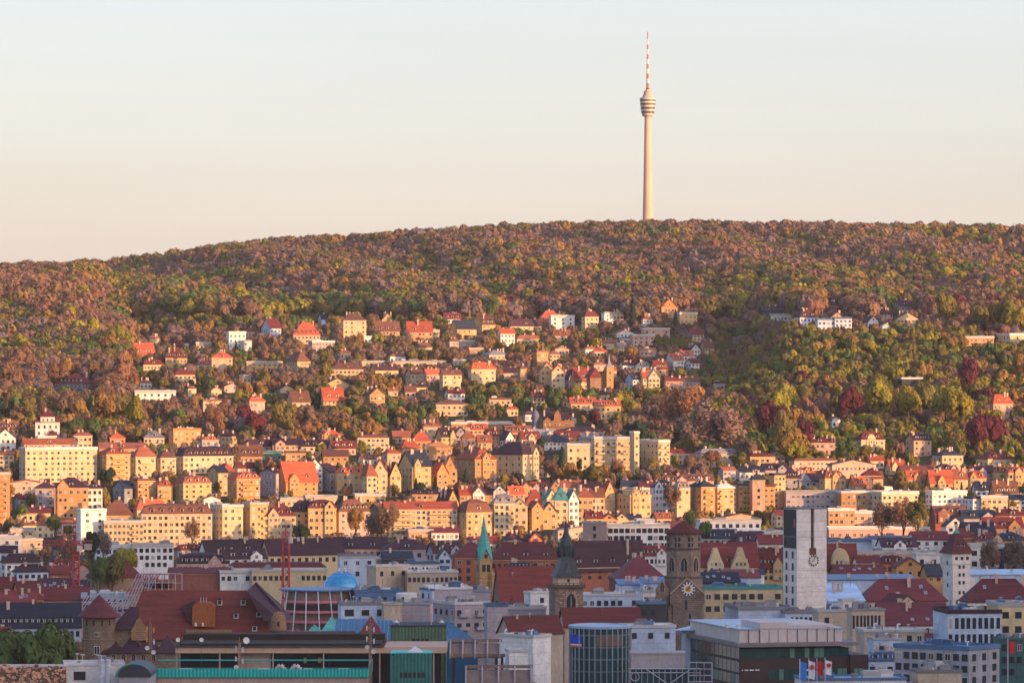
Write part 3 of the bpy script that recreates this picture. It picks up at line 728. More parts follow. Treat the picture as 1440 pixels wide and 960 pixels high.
# ------------------------------------------------------------------ lower town in the shade, far rows first
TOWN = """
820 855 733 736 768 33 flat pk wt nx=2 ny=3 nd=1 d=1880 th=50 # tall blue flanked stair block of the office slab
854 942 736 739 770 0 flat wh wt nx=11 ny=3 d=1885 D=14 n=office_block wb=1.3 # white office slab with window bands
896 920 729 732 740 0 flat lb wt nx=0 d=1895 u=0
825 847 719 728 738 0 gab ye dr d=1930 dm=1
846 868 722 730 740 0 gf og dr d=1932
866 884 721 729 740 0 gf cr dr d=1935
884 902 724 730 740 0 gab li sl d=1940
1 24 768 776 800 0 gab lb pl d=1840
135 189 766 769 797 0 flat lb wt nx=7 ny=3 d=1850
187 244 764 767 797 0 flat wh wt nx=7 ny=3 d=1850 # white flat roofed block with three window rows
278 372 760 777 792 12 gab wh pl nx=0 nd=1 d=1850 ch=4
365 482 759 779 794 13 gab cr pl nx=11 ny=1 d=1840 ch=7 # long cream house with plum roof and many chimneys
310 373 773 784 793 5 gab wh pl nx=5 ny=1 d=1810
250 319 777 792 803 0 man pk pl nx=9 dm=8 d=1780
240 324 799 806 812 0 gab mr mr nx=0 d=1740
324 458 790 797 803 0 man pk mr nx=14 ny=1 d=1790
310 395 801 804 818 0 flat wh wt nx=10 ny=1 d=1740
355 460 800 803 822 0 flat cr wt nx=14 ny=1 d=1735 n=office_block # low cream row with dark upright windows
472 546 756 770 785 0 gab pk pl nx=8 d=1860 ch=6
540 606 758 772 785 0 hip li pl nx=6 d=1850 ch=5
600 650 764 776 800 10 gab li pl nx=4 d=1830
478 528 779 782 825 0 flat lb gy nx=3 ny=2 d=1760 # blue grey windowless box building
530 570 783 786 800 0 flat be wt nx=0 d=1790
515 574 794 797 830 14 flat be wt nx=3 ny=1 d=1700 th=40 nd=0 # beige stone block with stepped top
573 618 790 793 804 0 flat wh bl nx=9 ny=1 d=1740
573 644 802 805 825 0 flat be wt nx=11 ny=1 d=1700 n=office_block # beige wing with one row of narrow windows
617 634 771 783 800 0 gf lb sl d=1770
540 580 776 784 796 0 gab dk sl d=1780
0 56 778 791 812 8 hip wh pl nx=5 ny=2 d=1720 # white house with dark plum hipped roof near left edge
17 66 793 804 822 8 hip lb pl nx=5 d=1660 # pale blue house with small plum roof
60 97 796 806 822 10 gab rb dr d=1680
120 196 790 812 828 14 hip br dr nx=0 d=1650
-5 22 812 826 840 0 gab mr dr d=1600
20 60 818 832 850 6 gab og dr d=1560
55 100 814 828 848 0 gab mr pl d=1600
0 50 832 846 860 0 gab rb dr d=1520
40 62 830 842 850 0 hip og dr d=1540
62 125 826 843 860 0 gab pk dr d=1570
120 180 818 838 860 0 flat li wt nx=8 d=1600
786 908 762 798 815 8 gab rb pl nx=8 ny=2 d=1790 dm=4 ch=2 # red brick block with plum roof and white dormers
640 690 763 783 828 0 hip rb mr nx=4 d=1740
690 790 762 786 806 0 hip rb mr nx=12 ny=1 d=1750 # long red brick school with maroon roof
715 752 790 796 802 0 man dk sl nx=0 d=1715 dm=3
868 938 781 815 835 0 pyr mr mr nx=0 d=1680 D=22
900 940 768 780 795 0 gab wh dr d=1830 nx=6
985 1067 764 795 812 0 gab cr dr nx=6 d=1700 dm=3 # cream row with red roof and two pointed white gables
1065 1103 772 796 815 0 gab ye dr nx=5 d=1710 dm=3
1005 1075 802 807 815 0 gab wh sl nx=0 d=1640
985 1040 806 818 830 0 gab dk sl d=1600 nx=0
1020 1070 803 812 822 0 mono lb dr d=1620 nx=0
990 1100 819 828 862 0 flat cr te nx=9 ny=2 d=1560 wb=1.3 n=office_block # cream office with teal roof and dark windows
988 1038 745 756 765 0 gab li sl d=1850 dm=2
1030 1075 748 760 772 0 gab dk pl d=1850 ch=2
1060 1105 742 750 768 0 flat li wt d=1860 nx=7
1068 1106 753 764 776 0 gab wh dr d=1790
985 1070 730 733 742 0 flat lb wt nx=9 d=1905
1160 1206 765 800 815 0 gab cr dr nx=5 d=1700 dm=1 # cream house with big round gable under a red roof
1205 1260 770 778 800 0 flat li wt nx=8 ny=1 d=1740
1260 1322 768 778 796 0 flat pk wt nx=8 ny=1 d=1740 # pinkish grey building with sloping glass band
1205 1238 782 790 806 0 gab wh dr nx=4 d=1690
1238 1275 780 792 804 0 man rb dr nx=4 d=1690 dm=2
1288 1322 777 780 797 0 flat wh wt nx=2 ny=1 d=1700
1260 1300 784 797 812 0 gf og dr nx=3 d=1670
1298 1326 794 808 816 6 gab og sl d=1650
1175 1245 795 806 814 0 gab mr dr nx=0 d=1650
1165 1290 810 815 824 0 mono lb bl nx=0 d=1620
1360 1450 803 808 816 0 mono lb lb nx=0 d=1630 # long light blue metal roof right of the white tower
1215 1332 814 845 857 0 hip be mr nx=9 ny=1 d=1560 dm=0 # broad maroon roof with skylight row
1360 1460 814 846 858 0 hip wh mr nx=8 ny=1 d=1560
1240 1292 837 850 862 22 gf be mr nx=1 d=1510
1243 1338 850 878 890 0 gab wh mr nx=10 ny=1 d=1440 D=22
1165 1216 824 845 858 0 mono lb lb nx=0 d=1530 D=18 # curved light blue roof beside the clock tower
1185 1206 842 845 853 0 flat wh wt nx=2 ny=1 d=1515 u=0
1330 1358 727 739 755 0 gf wh sl nx=2 d=1900 # white gabled house with shallow dark roof behind the white tower
1355 1400 735 752 770 0 gab dk sl d=1860 ch=2
1385 1440 728 742 758 0 gab og dr nx=6 d=1900 dm=3
1400 1450 715 725 740 0 hip og dr nx=5 d=1960
1340 1372 742 756 770 6 hip rb dr d=1820
1395 1450 748 760 775 0 hip ye sl d=1840 nx=5
1372 1412 748 760 772 0 hip ye dr nx=4 d=1820 dm=2
1315 1360 712 722 735 0 gab rb bn nx=6 d=1965
1355 1400 718 728 740 0 gab li sl nx=4 d=1960
1364 1412 763 768 800 0 flat wh wt nx=4 ny=2 d=1760 wb=1.4 # white office with dark strip windows beside the white tower
1405 1450 765 775 800 0 gab dk sl nx=0 d=1760
1165 1240 752 762 772 0 flat lb bl nx=0 d=1850
1230 1300 750 758 768 0 flat wh bl nx=5 d=1845 ny=1
1285 1335 748 758 775 0 gab wh dr nx=4 d=1830 dm=1
1240 1290 757 768 780 0 gab wh pl nx=4 d=1800
870 905 816 822 835 0 mono lb bl nx=0 d=1570
905 940 813 820 832 0 mono lb bl nx=0 d=1560
818 906 834 837 854 0 flat lb wt nx=9 ny=1 d=1520
904 934 829 832 850 0 flat wh wt nx=3 ny=1 d=1500
740 778 831 834 850 6 flat wh wt nx=1 ny=1 d=1580 # white cube with a single dark window
604 664 825 828 880 0 flat li wt nx=0 d=1480 D=20 # windowless lilac grey block
590 610 827 830 880 18 flat lb bl nx=0 d=1478
660 690 828 832 850 0 flat li gy nx=0 d=1520
632 688 846 850 905 8 flat li wt nx=4 ny=2 d=1420 D=16 bal=2 # lilac grey block with white balconies
685 714 848 852 905 0 flat li bl nx=0 d=1400 u=0
712 768 852 856 882 0 flat li wt nx=0 d=1440
500 565 828 832 850 0 flat bl bl nx=4 ny=1 d=1500
480 548 846 850 870 0 flat lb gy nx=3 ny=1 d=1470 wb=2
556 606 846 850 880 0 flat li gy nx=0 d=1460
540 565 847 850 875 0 flat be wt nx=0 d=1455
700 792 868 890 900 18 gab be dr nx=0 d=1370 al=x ch=1 n=church_nave # lower red church roof left of the dark spire
794 902 856 880 890 0 gab be dr nx=0 d=1400 ch=0 n=church_nave # long plain red church roof behind the glass cylinder
694 782 798 840 850 10 gab br dr nx=0 d=1600 ch=0 n=church_nave # big red church roof right of the turquoise spire
700 775 892 896 935 50 flat wh wt nx=0 d=1290 th=55 nd=0 u=1 # white block with pale blue flank near the pergola
716 742 913 916 945 0 flat wh wt nx=0 d=1180 u=0
900 936 845 849 880 0 flat dk bl nx=3 ny=1 d=1420
880 950 878 882 900 0 flat lb wt nx=3 ny=1 d=1340
1038 1110 852 857 880 0 flat lb gy nx=0 d=1440 D=26
1104 1156 858 862 885 0 flat lb gy nx=8 ny=1 d=1435 wh=2.6
1150 1200 856 860 892 0 flat be wt nx=2 ny=1 d=1400
1198 1244 855 858 895 0 flat be gy nx=9 ny=1 d=1380 wh=4 n=office_block
1215 1300 884 888 902 0 flat be wt nx=6 ny=1 d=1330 u=0
1255 1335 893 905 915 0 gab dk mr nx=0 d=1340
1228 1272 896 899 925 0 flat lb wt nx=2 ny=1 d=1280
1220 1270 914 928 950 0 man lb bl nx=4 ny=1 d=1240 dm=3 # white house with arched blue dormers
1404 1460 842 852 900 0 flat cr wt nx=3 ny=2 d=1320 wb=1.3 D=16 # cream corner building with small blue gable
1332 1408 856 862 908 0 flat lb pl nx=9 ny=2 d=1318 wh=3.2 D=20 n=office_block # pale blue corner office with two rows of tall windows
1406 1460 896 899 950 0 flat tg tg nx=5 ny=3 d=1240 n=office_block # dark green glazed block at right frame edge
1264 1412 908 914 962 98 flat gr bl nx=3 ny=3 nd=9 d=1180 th=52 wb=1.2 n=office_block # grey office with blue roof edge at lower right
1290 1352 941 945 965 0 flat be gy nx=0 d=1130
1130 1275 952 956 970 0 flat wh bl nx=0 d=1125
-12 113 850 881 912 0 gab lb sl nx=15 ny=2 d=1420 dm=13 ch=2 D=16 n=townhouse # long pale blue house with slate roof and white dormers
-12 14 883 898 905 0 gab mr dr nx=0 d=1330
92 174 931 935 965 0 flat wh wt nx=2 ny=1 d=1130 wb=2
400 500 890 897 910 0 gab mr mr nx=0 d=1330 ch=0
"""
rows(TOWN, name='townhouse', group='buildings of the lower town', plain=True)

# houses between those that can be told apart one by one: small, half hidden by the rows in front of them
frn = random.Random(21)
def fits(xl, xr, yt, yb, d, near_tol, far_tol):
    own = (xr-xl)*(yb-yt); hid = 0
    for (a, b, t, bo, dd) in BOXES:
        ox = min(xr, b)-max(xl, a); oy = min(yb, bo)-max(yt, t)
        if ox <= 0: continue
        if abs(dd-d) < 16 and ox > 1 and abs(bo-yb) < 40: return False
        if oy <= 0: continue
        ar = ox*oy
        if d < dd and ar > near_tol*(b-a)*(bo-t): return False
        if d > dd: hid += ar
    return hid < far_tol*own
def fill(n, name, group, xr_, yr_, wr, hr, rr, roofs, walls, inside, near_tol=.08, far_tol=.4, **kw):
    k = 0
    for t in range(n*40):
        if k >= n: break
        px, yb = frn.uniform(*xr_), frn.uniform(*yr_)
        if not inside(px, yb): continue
        w_, h_, r_ = frn.uniform(*wr), frn.uniform(*hr), frn.uniform(*rr)
        d = hit(px, yb)
        if not fits(px-w_/2, px+w_/2, yb-h_-r_, yb, d, near_tol, far_tol): continue
        rf = frn.choice(('gab','hip','gab','gf','man')); side = frn.choice((0, 5, 7, 4))
        house(f"{px-w_/2:.1f} {px+w_/2:.1f} {yb-h_-r_:.1f} {yb-h_:.1f} {yb:.1f} {side if w_ > 15 else 0} {rf} {frn.choice(walls)} {frn.choice(roofs)} dm={frn.choice((0,0,1,2))}", name=name, group=group, **kw); k += 1
    print('FILL', name, k)
fill(38, 'hillside_house', 'villas on the wooded slope', (190, 1000), (448, 600), (12, 34), (6, 14), (3, 8), ('rd','tr','tr','bn','dr','pl','gy'), ('cr','cr','wh','wh','pk','ye'),
     lambda x, y: 478-.03*x < y < 566 if x < 700 else y > 452 and (x < 860 or y < 540), .05, .3, flr=3.3)
fill(26, 'apartment_row', 'houses at the foot of the hill', (-5, 1445), (615, 765), (44, 80), (13, 24), (3, 7), ('bn','tr','dr','pl','tr','gy'), ('cr','cr','be','wh','pk','sa'),
     lambda x, y: (y > 655+.03*(x-960) if x > 900 else y > (612 if x > 570 else 636)) and not (760 < x < 940 and y < 690), .07, .6)
fill(60, 'row_house', 'houses at the foot of the hill', (-5, 1445), (604, 765), (20, 38), (10, 20), (4, 8), ('rd','tr','tr','bn','dr','pl','bn'), ('cr','cr','ye','be','wh','og','sa','li'),
     lambda x, y: (y > 650+.03*(x-960) if x > 900 else y > (607 if x > 570 else 630)) and not (760 < x < 940 and y < 690), .06, .5)
fill(40, 'town_house', 'buildings of the lower town', (-5, 1445), (770, 850), (22, 44), (8, 16), (7, 12), ('dr','dr','mr','pl','pl','sl'), ('wh','lb','li','cr','rb','pk'),
     lambda x, y: True, .06, .6)
# ------------------------------------------------------------------ landmarks
def site(name, cat, xl, xr, yt, yb, d, label, rz=0, z=0, box=True, group=None):
    px = (xl+xr)/2
    if box: BOXES.append((xl, xr, yt, yb, d))
    o = thing(name, cat, px, (yt+yb)/2, d, label, group, None, rz, z)
    s = d/F
    return o, (lambda p: (p-px)*s), (lambda q: Z(q, d)-z), s
# television tower on the hilltop
TD = 4500
o, lx, lz, s = site('television_tower', 'tower', 898, 924, 45, 320, TD, 'slender concrete television tower with basket and red white mast on the wooded hilltop', z=gz1(X(911,TD),TD))
conc = mat('tower_concrete', (.60,.38,.275), .9, 'wall', scale=.1, var=.06)
b = MB(); b.lathe([(6.2,-3),(5.3,20),(4.4,60),(3.7,100),(3.2,lz(163))], 32); b.obj('shaft', conc, o, smooth=False)
zb, zt = lz(163), lz(138)
b = MB(); hh = zt-zb
b.lathe([(3.2,zb-1),(5.6,zb),(6.2,zb+hh*.14),(6.5,zb+hh*.2),(7.0,zb+hh*.42),(7.4,zb+hh*.62),(7.8,zb+hh*.82),(7.9,zt),(6.5,zt+.8)], 32)
pod = b.obj('basket', mat('basket_aluminium', (.55,.48,.40), .5, 'plain', metal=.2), o)
for f0, f1, r in ((.14,.25,6.45),(.37,.48,7.12),(.60,.70,7.5),(.82,.90,7.92)):
    b = MB(); b.lathe([(r-.1,zb+hh*f0),(r+.05,zb+hh*(f0+.005)),(r+.22,zb+hh*f1),(r,zb+hh*f1+.02)], 32); b.obj('window_band', simple('basket_windows',(.10,.085,.075),.3), pod)
for f in (.27,.5,.72,.92):
    b = MB(); r = 6.3+1.6*f; b.lathe([(r,zb+hh*f),(r+.55,zb+hh*f+.1),(r+.55,zb+hh*f+.7),(r,zb+hh*f+.8)], 32); b.obj('ledge', FRAME, pod)
b = MB(); b.lathe([(6.4,zt+.5),(5.0,zt+2.2),(3.9,lz(130)),(4.2,lz(129.6)),(4.2,lz(128.5)),(2.6,lz(128)),(2.2,lz(125.5)),(.9,lz(125))], 24); b.obj('upper_platform', conc, o)
b = MB(); b.lathe([(2.0,lz(127)),(2.2,lz(125.2)),(1.4,lz(123.8)),(.8,lz(123.5))], 16); b.obj('mast_collar', DARKM, o)
zs = np.linspace(lz(124), lz(56), 11)
for i in range(10):
    r0, r1 = 1.6-.09*i, 1.6-.09*(i+1)
    b = MB(); b.lathe([(r0,zs[i]),(r1,zs[i+1])], 8); b.obj('mast_section', simple('mast_red',(.50,.15,.09)) if i % 2 == 0 else simple('mast_white',(.75,.66,.58)), o)
b = MB(); b.tube((0,0,lz(56)),(0,0,lz(45)),.55); b.obj('mast_tip', simple('mast_red',(.50,.15,.09)), o)
# town hall tower with clock and slot
d = 1500; th = R(24)
o, lx, lz, s = site('clock_tower', 'tower', 1104, 1163, 714, 860, d, 'tall square pale stone clock tower with a dark slot above its round clock', rz=0)
o.rotation_euler = (0,0,th)
W = 43*s/cos(th); D = 17*s/sin(th)
o.location.x = X(1120.5,d)+cos(th)*W/2-sin(th)*D/2; o.location.y = d+sin(th)*W/2+cos(th)*D/2
y0 = -D/2; zt = lz(715)
sl0, sl1 = W*(.53-.06)-W/2, W*(.53+.06)-W/2
b = MB(); zs = lz(774)
b.box(-W/2, W/2, y0, D/2, -1, zs); b.box(-W/2, sl0, y0, D/2-1, zs, zt); b.box(sl1, W/2, y0, D/2-1, zs, zt); b.box(sl0, sl1, y0+1.2, D/2-1, zs, zt)
b.box(-W/2, W/2, D/2-1, D/2, zs, zt-.4)
wal = b.obj('wall', PALE, o)
b = MB(); b.box(sl0+.12, sl1-.12, y0+.9, y0+1.22, zs+.1, zt-.2); b.box(sl0-.5, sl1+.5, y0-.35, y0+.2, zs-1.3, zs+.9); b.obj('slot_shaft', simple('bronze',(.10,.045,.035),.6), o)
b = MB(); b.box(-W/2-.3, W/2+.3, y0-.3, D/2+.3, zt, zt+.35); b.obj('roof', rm('gy'), o)
b = MB(); b.box(-W/2-.06, -W/2+.1, -D/2+.4, D/2-.4, lz(771), zt-.3); b.obj('side_loggia', mat('dark_teal_glass',(.015,.05,.055),.2,'plain',.6), o)
b = MB(); b.box(-W/2-.12, -W/2-.02, -D/2+1, -D/2+2.2, lz(742), lz(730)); b.obj('side_banner', REDST, o)
for q in (755, 802, 832):
    b = MB(); b.box(-W/2-.07, W/2+.07, y0-.07, D/2, lz(q), lz(q)+.12); b.obj('string_course', CONC, o)
for j in range(5):
    for i in (-.2,.25):
        window(o, -W/2-.02, i*D, lz(780+j*16.5), 1.3, 2.4, -pi/2, True)
def clock(o, x, y, z, r, face, marks, hands, rim=None, hour=8, minute=2, gold=None):
    """a round clock on a wall that faces the camera: 12 hour marks and two hands"""
    b = MB(); ring = [(r*cos(2*pi*i/32), r*sin(2*pi*i/32)) for i in range(32)]
    b.face_prism([(x+p, z+q) for p, q in ring], y-.10, y-.002)
    ck = b.obj('clock_face', face, o)
    for h in range(12):
        b = MB(); a = 2*pi*h/12; c0, c1 = (.68, 1.0); wd = r*.12
        dx, dz = sin(a), cos(a)
        b.face_prism([(x+dx*r*c0-dz*wd, z+dz*r*c0+dx*wd),(x+dx*r*c0+dz*wd, z+dz*r*c0-dx*wd),(x+dx*r*c1+dz*wd, z+dz*r*c1-dx*wd),(x+dx*r*c1-dz*wd, z+dz*r*c1+dx*wd)][::-1], y-.16, y-.101)
        b.obj('hour_mark', marks, ck)
    for nm, a, ln in (('hour_hand', 2*pi*(hour+minute/60)/12, .48), ('minute_hand', 2*pi*minute/60, .72)):
        b = MB(); dx, dz = sin(a), cos(a); wd = r*.085
        b.face_prism([(x-dz*wd, z+dx*wd),(x+dz*wd, z-dx*wd),(x+dx*r*ln+dz*wd*.5, z+dz*r*ln-dx*wd*.5),(x+dx*r*ln-dz*wd*.5, z+dz*r*ln+dx*wd*.5)][::-1], y-.22, y-.17)
        b.obj(nm, hands, ck)
    if gold:
        b = MB(); b.face_prism([(x+p*.46, z+q*.46) for p, q in ring], y-.15, y-.102); b.obj('inner_disc', gold, ck)
    return ck
BLACK = simple('black_paint', (.015,.015,.018), .5)
clock(o, W*.56-W/2, y0-.02, lz(788), 8.2*s, PALE, BLACK, BLACK, hour=8, minute=3)
# octagonal west tower of the big church
d = 1450
o, lx, lz, s = site('church_tower', 'church tower', 932, 990, 731, 885, d, 'octagonal brown stone church tower with low red tent roof and gold clock', rz=0)
def octo(b, r, z0, z1, mi=0, a0=pi/8, r2=None):
    p = [(r*cos(a0+i*pi/4), r*sin(a0+i*pi/4)) for i in range(8)]
    p2 = [((r2 or r)*cos(a0+i*pi/4), (r2 or r)*sin(a0+i*pi/4)) for i in range(8)]
    return b.prism(p, z0, z1, mi, p2)
r1 = 23.5*s/cos(pi/8)
b = MB(); octo(b, r1, lz(812), lz(749)); octo(b, r1*1.12, -1, lz(812)); b.obj('wall', STONE, o)
for q in (772, 812): b = MB(); octo(b, r1*1.05 if q < 800 else r1*1.15, lz(q), lz(q)+.6); b.obj('string_course', simple('dark_stone',(.10,.07,.055),.9), o)
b = MB(); octo(b, r1*1.13, lz(749.5), lz(748)); octo(b, r1*1.13, lz(748), lz(732), r2=.25); b.obj('roof', rm('dr'), o)
b = MB(); b.tube((0,0,lz(733)), (0,0,lz(727)), .12); b.lathe([(.02,lz(727.5)),(.35,lz(727)),(.02,lz(726))], 8); b.obj('finial', DARKM, o)
yf = -r1*cos(pi/8)
def arch_window(o, x, y, z0, w, h, frame=PALE, rz=0, nm='arched_window'):
    b = MB()
    def outl(w, h): return [(-w/2,0),(w/2,0),(w/2,h*.62),(w*.3,h*.86),(0,h),(-w*.3,h*.86),(-w/2,h*.62)]
    b.face_prism(outl(w*1.28, h*1.1), -.12, .05, 1); b.face_prism([(p,q+.15) for p,q in outl(w*.82, h*.93)], -.18, -.119, 0)
    b.box(-w*.04, w*.04, -.22, -.181, .15, h*.8, 1)
    return b.obj(nm, [GLASS, frame], o, loc=(x,y,z0), rz=rz)
SAND = mat('light_sandstone', (.42,.29,.20), .95, 'stone', var=.22)
for a in (0, 1, -1):
    an = a*pi/4
    arch_window(o, -yf*sin(an)*1.0, yf*cos(an), lz(802), 2.4, 4.6, SAND, an)
    for j, q in enumerate((757, 765)):
        for t in (-1.6, 1.6): window(o, -yf*sin(an)+t*cos(an), yf*cos(an)-.02+t*sin(an), lz(q), .8, 1.3, an, True)
# gabled buttress fronts with the clocks
b = MB(); yg = yf*1.28
hw = 24*s
b.face_prism([(-hw*.85+1,-1),(hw*.85+1,-1),(hw*.85+1,lz(850)),(hw+1,lz(846)),(hw+1,lz(833)),(1,lz(811)),(-hw+1,lz(833)),(-hw+1,lz(846)),(-hw*.85+1,lz(850))], yg, yf*.8)
gf_ = b.obj('clock_gable', STONE, o)
b = MB(); b.tube((-hw+1,yg,lz(833)),(1,yg,lz(811)),.28); b.tube((hw+1,yg,lz(833)),(1,yg,lz(811)),.28); b.obj('gable_coping', SAND, gf_)
clock(o, 1.3, yg-.02, lz(826), 9.5*s, simple('clock_white',(.75,.72,.68)), BLACK, BLACK, hour=8, minute=4, gold=simple('gold_leaf',(.70,.38,.06),.35,.6))
b = MB(); hw2 = 9*s; xc = -hw-1.2*hw2+1
b.face_prism([(xc-hw2,-1),(xc+hw2,-1),(xc+hw2,lz(826)),(xc,lz(813)),(xc-hw2,lz(826))], yg+2.5, yf*.4); b.obj('side_gable', STONE, o)
arch_window(o, xc, yg+2.48, lz(831), 1.5, 3.4, SAND)
for xx, q in ((.6,848),(1.8,868)): window(o, xx, yg-.03, lz(q), .7, 3.2, 0, True)
b = MB()
for k, (xx, ww) in enumerate(((xc-.5,1.6),(xc+2.6,1.3))): b.prism([(xx-ww/2,yg+.6),(xx+ww/2,yg+.6),(xx+ww/2,yg+2.4),(xx-ww/2,yg+2.4)], -1, lz(846+8*k), 0); b.prism([(xx-ww/2,yg+.6),(xx+ww/2,yg+.6),(xx+ww/2,yg+2.4),(xx-ww/2,yg+2.4)], lz(846+8*k), lz(838+8*k), 0, [(xx,yg+1.5)]*4)
b.obj('buttress', STONE, o)
# south tower of the same church: dark needle spire
d = 1430
o, lx, lz, s = site('spired_church_tower', 'church tower', 774, 818, 726, 866, d, 'church tower with dark needle spire, pale band and gallery above rough stone', rz=R(12))
h = 20*s
b = MB(); b.box(-h, h, -h, h, -1, lz(822)); b.obj('wall', STONE, o)
b = MB(); b.box(-h*1.14, h*1.14, -h*1.14, h*1.14, lz(825), lz(821)); 
for i in range(9):
    u = -h*1.1+i*h*2.2/8; b.box(u-.12,u+.12,-h*1.14,-h*1.1,lz(821),lz(818.6))
b.box(-h*1.14,h*1.14,-h*1.15,-h*1.11,lz(818.6),lz(818)); b.obj('gallery', simple('dark_stone',(.10,.07,.055),.9), o)
b = MB(); h2 = 15.5*s; b.box(-h2, h2, -h2, h2, lz(821), lz(809)); b.obj('upper_storey', mat('pale_band',(.55,.42,.30),.9,'wall'), o)
window(o, 0, -h2-.02, lz(815), .8, 1.0, 0, True)
SPIRE = mat('dark_copper', (.045,.06,.065), .55, 'roof', var=.3)
b = MB(); q = h2*1.28
b.prism([(-q,-q),(q,-q),(q,q),(-q,q)], lz(810), lz(806), 0, [(-q*.82,-q*.82),(q*.82,-q*.82),(q*.82,q*.82),(-q*.82,q*.82)])
q2 = q*.82; q3 = h2*.50
b.prism([(-q2,-q2),(q2,-q2),(q2,q2),(-q2,q2)], lz(806), lz(782), 0, [(-q3,-q3),(q3,-q3),(q3,q3),(-q3,q3)])
sp = b.obj('spire_skirt', SPIRE, o)
b = MB(); octo(b, q3*1.1, lz(782), lz(768)); octo(b, q3*1.35, lz(768), lz(766)); octo(b, q3*1.3, lz(766), lz(748), r2=q3*.45); octo(b, q3*.45, lz(748), lz(727), r2=.05); b.obj('spire', SPIRE, o)
b = MB(); b.face_prism([(-1.3,lz(806)),(1.3,lz(806)),(0,lz(790))], -q2*.95, 0); b.obj('spire_gablet', mat('grey_slate',(.14,.13,.13),.7,'roof'), sp)
for sx in (-1,1):
    for sy in (-1,1): b = MB(); b.lathe([(.5,lz(783)),(.55,lz(774)),(.6,lz(774)),(.03,lz(766))], 8, (sx*q3*1.2, sy*q3*1.2)); b.obj('corner_turret', SPIRE, sp)
arch_window(o, .6, -h-.02, lz(858), 3.6, 6.2, SAND)
b = MB()
for a in range(9):
    t = pi*(a/8); b.box(.6+3.3*cos(t)-.35, .6+3.3*cos(t)+.35, -h-.14, -h+.1, lz(846)+3.6*sin(t)-.35, lz(846)+3.6*sin(t)+.35)
b.obj('arch_stones', SAND, o)
# turquoise spire
d = 1650
o, lx, lz, s = site('church_spire', 'church tower', 668, 693, 721, 830, d, 'slim church tower with twisted turquoise copper spire over a yellow stone gable', rz=R(20))
h = 9.2*s
b = MB(); b.box(-h, h, -h, h, -1, lz(787)); b.face_prism([(-h,lz(787)),(h,lz(787)),(0,lz(774))], -h, -h+.4); b.obj('wall', mat('yellow_sandstone',(.46,.27,.12),.9,'stone',var=.2), o)
b = MB(); q = h*1.12; n = 8
base = [(-q,-q),(0,-q*1.02),(q,-q),(q*1.02,0),(q,q),(0,q*1.02),(-q,q),(-q*1.02,0)]; zz = [lz(791),lz(771),lz(791),lz(771)]*2
mid = [(h*.46*cos(pi/8*0-3*pi/4+i*pi/4), h*.46*sin(-3*pi/4+i*pi/4)) for i in range(8)]
vs = [(x,y,zz[i]) for i,(x,y) in enumerate(base)]+[(x,y,lz(748)) for x,y in mid]+[(0,0,lz(722))]
b.add(vs, [(i,(i+1)%8,8+(i+1)%8,8+i) for i in range(8)]+[(8+i,8+(i+1)%8,16) for i in range(8)]); b.obj('spire', COPPER, o)
window(o, 0, -h-.02, lz(781), 1.3, 1.5, 0, True)
for t in (-.9,.9): window(o, t, -h-.02, lz(798), 1.3, 2.6, 0, True)
window(o, -h-.02, 0, lz(798), 1.3, 2.6, -pi/2, True)
b = MB(); b.lathe([(h*.55,-1),(h*.55,lz(806)),(.1,lz(801))], 10, (h*.9,-h*1.0)); b.obj('stair_turret', mat('yellow_sandstone',(.46,.27,.12),.9,'stone',var=.2), o)
# white tower with red tent roof
d = 1600
o, lx, lz, s = site('square_tower', 'tower', 1324, 1366, 742, 852, d, 'white square tower with steep dark red tent roof and rows of small windows', rz=R(24))
h = 14.2*s
b = MB(); b.box(-h, h, -h, h, -1, lz(792)); b.box(-h*1.06, h*1.06, -h*1.06, h*1.06, lz(792), lz(777)); b.obj('wall', PALE, o)
b = MB(); b.box(h*1.0, h*1.6, -h*.9, h*.6, -1, lz(812)); b.obj('side_stair', PALE, o)
b = MB(); q = h*1.3; q2 = h*.22
b.prism([(-q,-q),(q,-q),(q,q),(-q,q)], lz(777), lz(770), 0, [(-q*.78,-q*.78),(q*.78,-q*.78),(q*.78,q*.78),(-q*.78,q*.78)])
b.prism([(-q*.78,-q*.78),(q*.78,-q*.78),(q*.78,q*.78),(-q*.78,q*.78)], lz(770), lz(749), 0, [(-q2,-q2),(q2,-q2),(q2,q2),(-q2,q2)])
rf = b.obj('roof', rm('mr'), o)
b = MB(); b.prism([(-q2*1.2,-q2*1.2),(q2*1.2,-q2*1.2),(q2*1.2,q2*1.2),(-q2*1.2,q2*1.2)], lz(749), lz(743), 0, [(-.03,-.03),(.03,-.03),(.03,.03),(-.03,.03)]); b.obj('roof_tip', COPPER, rf)
for t in (-.8,.8): dormer(rf, t, -h*.92, lz(769), 1.0, 1.3, 1.5, 'pl', 'wh')
for t in (-.62,0,.62): window(o, t*h, -h*1.06-.02, lz(784), 1.1, 1.1, 0, True)
for q in (796,807,818,832):
    for t in (-.3,.3): window(o, t*h*.75, -h-.02, lz(q), .85, 1.2, 0, True)
for q in (790,806,822): window(o, -h-.02 if q > 792 else -h*1.06-.02, 0, lz(q), .9, 1.3, -pi/2, True)
for t in (-.55,.1,.7): arch_window(o, t*h, -h-.02, lz(849), 1.0, 2.0, FRAME)
